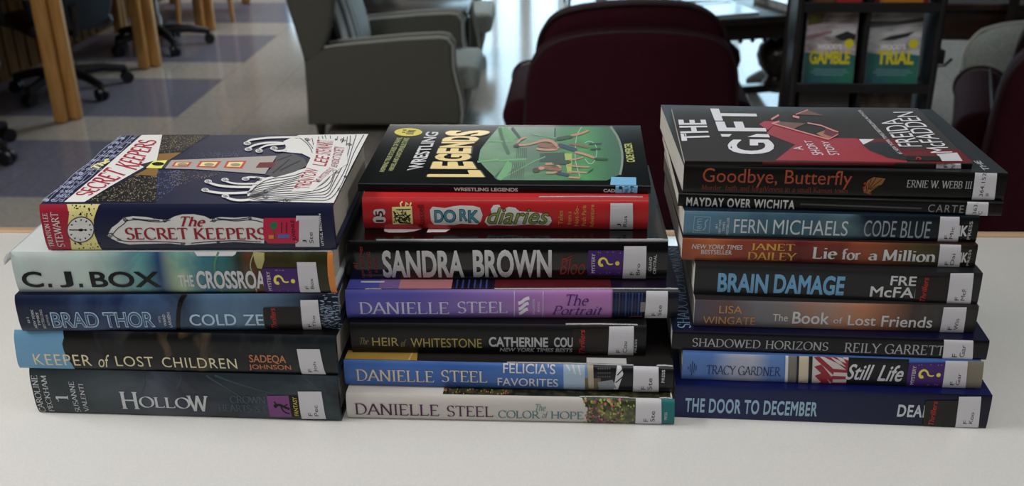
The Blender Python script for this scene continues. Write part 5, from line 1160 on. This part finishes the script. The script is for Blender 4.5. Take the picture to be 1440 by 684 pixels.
b.call(1315.5, 344.5, 1346.5, 379, 'F', 'Dai'); s.text('publisher_logo', w2, 'K', 1349.5, 357, 1357, 371.5, bold=.05); s.poly('publisher_logo', w2, [(1346.5, 357), (1348.5, 357), (1348.5, 371.5), (1346.5, 371.5)], 3); s.text('publisher_logo', w2, 'PRESS', 1357.5, 353, 1361, 376, rot=1)

L_ = .2067
b = book(PB, 'steel blue to black paperback with thin white lettering in the right stack', 'right', (.0708, .6980), -1.06, L_, .14, .0193, 1.0510, (959, 298), (1373.5, 311), (1371, 344), (960.4, 334.4), False, art('steel_blue_cover', [(0, C(74, 112, 134)), (.3, C(66, 100, 116)), (.5, C(44, 70, 86)), (.62, C(22, 34, 44)), (1, C(16, 18, 22))], L_, .3, .35, (30, [(0, C(84, 120, 140)), (.35, C(40, 70, 84)), (.55, C(70, 96, 104)), (.7, C(20, 30, 40)), (1, C(22, 24, 28))], .45, .65)), plain('steel_blue_back', C(26, 36, 44)), skew=0.06)
s = b.s; w3 = ink(164, 176, 182); fr_ = ink(120, 156, 170)
for a in ([(975.5, 306), (1000.5, 307)], [(1000.5, 307), (1000.5, 331)], [(1000.5, 331), (975.5, 330)], [(975.5, 330), (975.5, 306)]): s.stroke('author_emblem', fr_, a, .8, 2)
s.text('author_emblem', fr_, 'fern', 977, 309, 988, 328, rot=1); s.stroke('author_emblem', fr_, [(990, 327), (995, 321), (992, 315), (997, 310)], 1.6, 2, it=2)
for t_, x in (('#1', 1011), ('NEW YORK', 1016), ('TIMES', 1022), ('BESTSELLER', 1028)): h = 2 + 2.4 * len(t_); s.text('tagline', w3, t_, x - 1.8, 321 - h / 2, x + 1.8, 321 + h / 2, rot=1, bold=.02)
s.text('author_name', w3, 'FERN', 1037.5, 311, 1087, 331, bold=.005); s.text('author_name', w3, 'MICHAELS', 1096, 313, 1202, 334, bold=.005)
s.text('title', ink(120, 132, 140), 'CODE', 1224, 314, 1267, 336.5, bold=0); s.text('title', ink(120, 132, 140), 'BLUE', 1273.5, 315.5, 1312, 338.5, bold=0)
b.call(1322.5, 309.5, 1348, 343.5, 'F', 'Mic'); s.text('publisher_logo', w2, 'K', 1351, 321.5, 1359, 336, bold=.05); s.poly('publisher_logo', w2, [(1348, 321.5), (1350, 321.5), (1350, 336), (1348, 336)], 3); s.text('publisher_logo', w2, 'PRESS', 1360, 316, 1364, 340, rot=1)

L_ = .2261
b = book(PB, 'thinnest black paperback with bold white lettering and grey line in the right stack', 'right', (.0666, .7061), -2.58, L_, .152, .0103, 1.0703, (953, 276), (1408, 288.7), (1407, 308), (953, 294), False, plain('black_paperback', C(17, 17, 18), .3, .3), plain('black_paperback', C(17, 17, 18), .3, .3), skew=0.06)
s = b.s; s.text('title', w2, 'MAYDAY OVER WICHITA', 964, 283, 1112.5, 296, bold=.04, track=1.15); s.stroke('grey_line', ink(64, 66, 68), [(1120, 290.5), (1291, 296.5)], 2.4, 2); s.text('author_name', ink(116, 118, 122), 'CARTER', 1300, 291.5, 1362, 302.5, track=1.2); b.call(1354.5, 287, 1386, 307.5, '363.', 'C')

L_ = .2236
b = book(PB, 'black paperback with rust coloured title and a small butterfly picture', 'right', (.0695, .7065), -1.97, L_, .152, .0206, 1.0806, (959.5, 239.5), (1412, 247), (1409.5, 287), (959.5, 275.5), False, plain('soft_black_paperback', C(15, 15, 16), .32, .3), plain('grey_black_front', C(40, 41, 44), .32, .3), topcorners=UNIT, skew=0.085)
s = b.s; ru = ink(140, 62, 40); s.text('title', ru, 'Goodbye, Butterfly', 984.5, 243.5, 1186, 268.5, bold=.005); s.text('subtitle', ink(98, 44, 32), 'Murder, faith and forgiveness in a small Kansas town', 984, 266, 1182, 276, 'serif')
for a, c_ in (([(1203, 272), (1208, 258), (1216, 253), (1233, 255), (1229, 263), (1218, 270), (1210, 277)], (120, 84, 40)),): s.poly('butterfly', ink(*c_), a, 2)
for a in ([(1210, 270), (1213, 256)], [(1211, 270), (1220, 254)], [(1212, 270), (1228, 256)], [(1213, 271), (1226, 264)], [(1209, 274), (1206, 262)]): s.stroke('butterfly', ink(40, 20, 14), a, 1, 3)
for x, y in ((1205, 262), (1204, 268), (1206, 274), (1213, 276), (1210, 263)): s.disc('butterfly', ink(130, 40, 36), x, y, 2, lay=4, n=8)
s.text('author_name', ink(150, 154, 156), 'ERNIE W. WEBB III', 1264.5, 257.5, 1359, 268.5, 'serif'); b.call(1361.5, 243.5, 1395, 285.5, '364.152', 'W')
b.t.text('cover_lettering', ink(168, 170, 172), 'THE', 0, 0, 0, 0, quad=[(.955, .03), (.955, .16), (.935, .16), (.935, .03)], lay=1)

L_ = .2006; TCg = [(937, 156), (1288, 152), (1365, 236), (961.6, 231)]
cgrey = plain('grey_cover', C(58, 57, 58), .3, .4)
b = book(PB, 'thin grey and red paperback with big white title, topping the right stack', 'right', (.0696, .7057), .11, L_, .1345, .0040, 1.1011, (961.6, 231), (1365, 236), (1365, 243), (962, 238.7), False, plain('grey_red_spine', C(20, 18, 19), .3, .3), cgrey, topcorners=TCg, bulge=.0004)
t = b.t; p = lambda x, y: (930 + x / 6, 145 + y / 6); q = lambda x, y: (1150 + x / 5.333, 145 + y / 5.333)
P6 = lambda *a: [p(*i) for i in a]; Q6 = lambda *a: [q(*i) for i in a]
rdd = ink(142, 28, 40, .3); rdk = ink(92, 24, 30, .3); wt = ink(196, 196, 202, .3)
t.poly('red_panel', rdd, [p(880, 212), p(1340, 340), q(0, 312), q(60, 290), q(240, 292), q(285, 345), q(330, 385), q(480, 440), q(620, 462), q(620, 478), p(1150, 520), p(900, 518), p(1060, 385), p(820, 292)], 1)
t.poly('red_panel', rdk, Q6((300, 300), (370, 292), (560, 292), (570, 372), (860, 372), (1050, 375), (1155, 482), (880, 490), (620, 462), (560, 400), (470, 330), (400, 320), (290, 342)), 1)
t.poly('dark_shape', ink(38, 36, 38, .3), Q6((280, 345), (340, 326), (420, 318), (480, 328), (560, 390), (620, 440), (600, 464), (470, 442), (330, 385)), 2)
t.poly('ribbons', ink(150, 40, 56), P6((757, 212), (800, 184), (905, 188), (830, 262)), 2)
tanr, tand = ink(150, 100, 76), ink(104, 74, 62)
for a, c_ in ((P6((1055, 122), (1160, 82), (1300, 130)), tand), (P6((870, 205), (925, 188), (1145, 202), (1040, 252)), tand), (P6((1235, 290), (1360, 240), (1428, 292), (1342, 342)), tanr), (Q6((60, 290), (100, 270), (60, 225), (0, 205), (-20, 260)), rdk)): t.poly('ribbons', c_, a, 3)
pk = ink(190, 120, 120)
for a, w in (([(862, 205), (1344, 342)], 1.6), ([(855, 172), (918, 130)], 2.6), ([(862, 208), (925, 186)], 2.4), ([(1060, 124), (1165, 80)], 1.5), ([(1160, 198), (1280, 220), (1380, 262), (1425, 275)], 1.8), ([(1342, 342), (1425, 292)], 1.2), ([(1035, 140), (1090, 152)], 3)): t.stroke('ribbons', pk, P6(*a), w, 4)
t.poly('white_triangle', wt, Q6((250, 299), (372, 299), (285, 341)), 3)
t.text('title', wt, 'THE', 0, 0, 0, 0, quad=P6((373, 352), (322, 182), (106, 184), (152, 362)), lay=5, bold=.035)
t.text('title', wt, 'G', 0, 0, 0, 0, quad=P6((912, 470), (868, 346), (522, 346), (500, 470)), lay=5, bold=.035)
t.poly('title', wt, P6((450, 303), (540, 303), (520, 325), (462, 325)), 5); t.poly('title', wt, P6((740, 300), (836, 302), (850, 328), (665, 326)), 5)
t.text('title', wt, 'F', 0, 0, 0, 0, quad=P6((822, 278), (790, 195), (398, 195), (432, 278)), lay=5, bold=.035)
t.text('title', wt, 'T', 0, 0, 0, 0, quad=P6((748, 188), (718, 84), (350, 84), (395, 188)), lay=5, bold=.035)
t.text('subtitle', wt, 'A', 0, 0, 0, 0, quad=P6((1130, 432), (1116, 402), (1040, 408), (1050, 432)), lay=5)
t.text('subtitle', wt, 'SHORT', 0, 0, 0, 0, quad=P6((1302, 476), (1190, 352), (1132, 352), (1205, 476)), lay=5); t.text('subtitle', wt, 'STORY', 0, 0, 0, 0, quad=P6((1436, 476), (1330, 358), (1278, 358), (1345, 476)), lay=5)
t.text('author_name', wt, 'FREIDA', 0, 0, 0, 0, quad=Q6((748, 356), (575, 128), (420, 152), (565, 358)), lay=5, bold=.0); t.text('author_name', wt, 'McFADDEN', 0, 0, 0, 0, quad=Q6((995, 402), (695, 74), (530, 80), (815, 408)), lay=5, bold=.0)
t.text('tagline', wt, '#1 NEW YORK TIMES BESTSELLING AUTHOR', 0, 0, 0, 0, quad=Q6((592, 415), (275, 66), (248, 70), (556, 420)), lay=5)
t.poly('spine_label', LABEL, Q6((858, 416), (1028, 405), (1068, 472), (900, 472)), 6); t.poly('genre_sticker', ink(30, 28, 24), Q6((618, 432), (880, 432), (898, 470), (612, 466)), 6)
t.stroke('genre_sticker/genre_word', ink(176, 34, 30), Q6((690, 462), (700, 440), (735, 450), (720, 462)), 1.2, 7, it=1)
s = b.s; s.poly('spine_label', LABEL, [(1319, 235), (1350, 235.4), (1351.5, 243), (1319.5, 243)], 6); s.poly('genre_sticker', ink(30, 28, 24), [(1265, 234), (1318, 235), (1319, 243), (1265, 242)], 6)
s.text('spine_label/call_number', TYPE, 'F', 1329, 236, 1334, 240.5, rot=1, lay=7); s.text('spine_label/call_number', TYPE, 'McF', 1338, 235.5, 1343, 242, rot=1, lay=7)
s.poly('red_panel', rdk, [(1080, 232), (1265, 234), (1265, 238), (1080, 236)], 1)
for b in BOOKS: b.build()

# ------------------------------------------------------------------ black book rack behind the right stack
rk = thing('book_rack', 'black metal display rack of upright paperbacks behind the right stack', 'shelf', (.715, 2.70, 0), rad(-1.0))
for x in (-.175, .178):
    bm = bmesh.new(); tube(bm, [(x, 0, 0.02), (x, 0, 1.45)], .009, 10); tube(bm, [(x, .16, 0.02), (x, .16, 1.45)], .009, 10); obj('post', bm, M_BLACKMETAL, rk, True)
    bm = bmesh.new(); box(bm, x - .004, x + .004, .02, .15, .08, 1.42); obj('side_panel', bm, M_BLACKMETAL, rk)
bm = bmesh.new(); box(bm, -.16, .165, .13, .136, .08, 1.42); obj('back_panel', bm, M_BLACKMETAL, rk)
bm = bmesh.new(); box(bm, -.005, .006, .01, .13, .08, 1.42); obj('divider', bm, M_BLACKMETAL, rk)
SHZ = [.125, .335, .545, .757, .968, 1.18]
for z in SHZ:
    bm = bmesh.new(); box(bm, -.166, .17, .0, .13, z - .008, z); box(bm, -.172, .176, -.006, .0, z - .014, z + .012, .002, 1); obj('shelf', bm, M_BLACKMETAL, rk, True)
bm = bmesh.new()
for x in (-.175, .178):
    for y in (0, .16): lathe(bm, [(.016, 0), (.018, .012), (.012, .03)], 10, (x, y))
obj('foot', bm, M_BLACKMETAL, rk, True)
for z in (.82, 1.03):
    bm = bmesh.new(); tube(bm, [(.178, .0, z), (.20, -.01, z), (.212, -.02, z + .02)], .004, 8); box(bm, .178, .205, .01, .07, z - .01, z + .035, .004, 1); obj('side_hook', bm, M_BLACKMETAL, rk, True)
def rack_book(x, z, w, h, label, base, draw, lean=7):
    root = thing('rack_paperback', label, 'book', (rk.location.x + x, 2.70 + .03, z), rad(-1.0), 'paperbacks on the black rack'); root.rotation_euler.x = rad(-lean)
    bm = bmesh.new(); box(bm, .0003, w - .0008, .0006, .0214, .0006, h - .0006); obj('page_block', bm, M_PAGES, root)
    bm = bmesh.new(); prism(bm, [(w, 0), (0, 0), (0, .022), (w, .022), (w, .0216), (.0005, .0216), (.0005, .0004), (w, .0004)], 0, h, 'z'); obj('cover', bm, base, root)
    sh_ = Sheet(UNIT, lambda u, v, o: (u * w, -o, v * h)); sh_.outward = Vector((0, -1, 0)); draw(sh_); sh_.flush({}, root)
    return root
lilac = mat('lilac_landscape_print', S(196, 186, 196), .3, coat=.1, noise=(16, S(124, 118, 114), .4, .62), stretch=(1, 1, 3)); greyp = mat('grey_seascape_print', S(198, 200, 204), .3, coat=.1, noise=(14, S(146, 148, 152), .4, .62), stretch=(1, 1, 4))
tealp = mat('dark_teal_print', S(50, 98, 106), .3, coat=.1, noise=(14, S(52, 122, 104), .45, .65)); ylw = mat('yellow_print', S(216, 206, 40), .35); wp = mat('pale_print', S(190, 192, 196), .4); dkp = mat('dark_print', S(34, 38, 42), .4); tmid = mat('teal_caption', S(110, 150, 156), .4)
def cover(word, kind):
    def f(a):
        a.poly('cover_picture', tealp, [(.003, .003), (.997, .003), (.997, .40), (.7, .43), (.4, .40), (.003, .44)], 1)
        if kind:
            a.poly('cover_picture', mat('olive_print', S(112, 112, 56), .4), [(.02, .80), (.30, .84), (.34, .99), (.02, .99)], 1); a.poly('cover_picture', wp, [(.3, .66), (.98, .7), (.98, .78), (.55, .76)], 1); a.poly('cover_picture', dkp, [(.55, .66), (.8, .73), (.98, .68), (.97, .61), (.7, .60)], 1)
            a.poly('cover_picture', mat('rose_print', S(150, 116, 124), .4), [(.003, .60), (.5, .70), (.5, .74), (.003, .66)], 1)
        else:
            a.poly('cover_picture', dkp, [(.2, .60), (.5, .61), (.75, .66), (.86, .73), (.6, .69), (.4, .66)], 1); a.poly('cover_picture', mat('slate_print', S(84, 90, 96), .4), [(.003, .78), (.4, .80), (.997, .86), (.997, .92), (.5, .86), (.003, .86)], 1)
        a.disc('price_badge', ylw, .86, .56, .09, .064, 2)
        a.text('title', mat('white_print', S(244, 244, 246), .4), "WOOD'S", .24, .555, .72, .48, lay=3, bold=.04); a.text('title', ylw, word, .10 if kind else .2, .465, .90, .275, lay=3, bold=.055)
        for y, x0, x1 in ((.20, .2, .85), (.165, .14, .9), (.13, .22, .8)): a.stroke('caption', tmid, [(x0, y), (x1, y)], .014, 2)
    return f
def plaincover(cols, word=None, wm=None):
    def f(a):
        for (x0, y0, x1, y1), c_ in cols: a.poly('cover_picture', mat('rackprint_%d_%d_%d' % c_, S(*c_), .35, coat=.3), [(x0, y0), (x1, y0), (x1, y1), (x0, y1)], 1)
        if word: a.text('title', wm, word, .1, .32, .9, .12, lay=2, bold=.03)
    return f
X1, X2 = -.147, .014
rack_book(X1, SHZ[3] + .001, .131, .19, 'rack paperback with lilac landscape over teal and big yellow title, the left one', lilac, cover('GAMBLE', 1))
rack_book(X2, SHZ[3] + .001, .135, .19, 'rack paperback with grey sea picture over teal and yellow title, the right one', greyp, cover('TRIAL', 0))
rack_book(X1, SHZ[4] + .001, .131, .185, 'rack paperback with red spot at its foot, above the left yellow title', mat('brown_print', S(60, 44, 34), .3, coat=.3), plaincover([((.5, .01, .98, .16), (170, 40, 40)), ((.05, .02, .45, .12), (110, 70, 40))]))
rack_book(X2, SHZ[4] + .001, .135, .185, 'rack paperback with orange lettering at its foot, above the right yellow title', mat('crimson_print', S(120, 36, 30), .3, coat=.3), plaincover([((.10, .02, .9, .16), (190, 120, 40))]))
rack_book(X1, SHZ[2] + .001, .131, .185, 'dark grey rack paperback below the left yellow title', mat('dark_grey_print', S(70, 70, 74), .3, coat=.3), plaincover([((.1, .3, .9, .4), (120, 120, 126)), ((.25, .62, .75, .7), (150, 150, 154))]))
rack_book(X2, SHZ[2] + .001, .135, .185, 'brown grey rack paperback with pale lettering below the right yellow title', mat('taupe_print', S(104, 92, 86), .3, coat=.3, noise=(20, S(70, 54, 48), .4, .6)), plaincover([((.35, .45, .45, .72), (180, 172, 160)), ((.5, .45, .6, .72), (180, 172, 160)), ((.65, .45, .75, .72), (180, 172, 160))]))
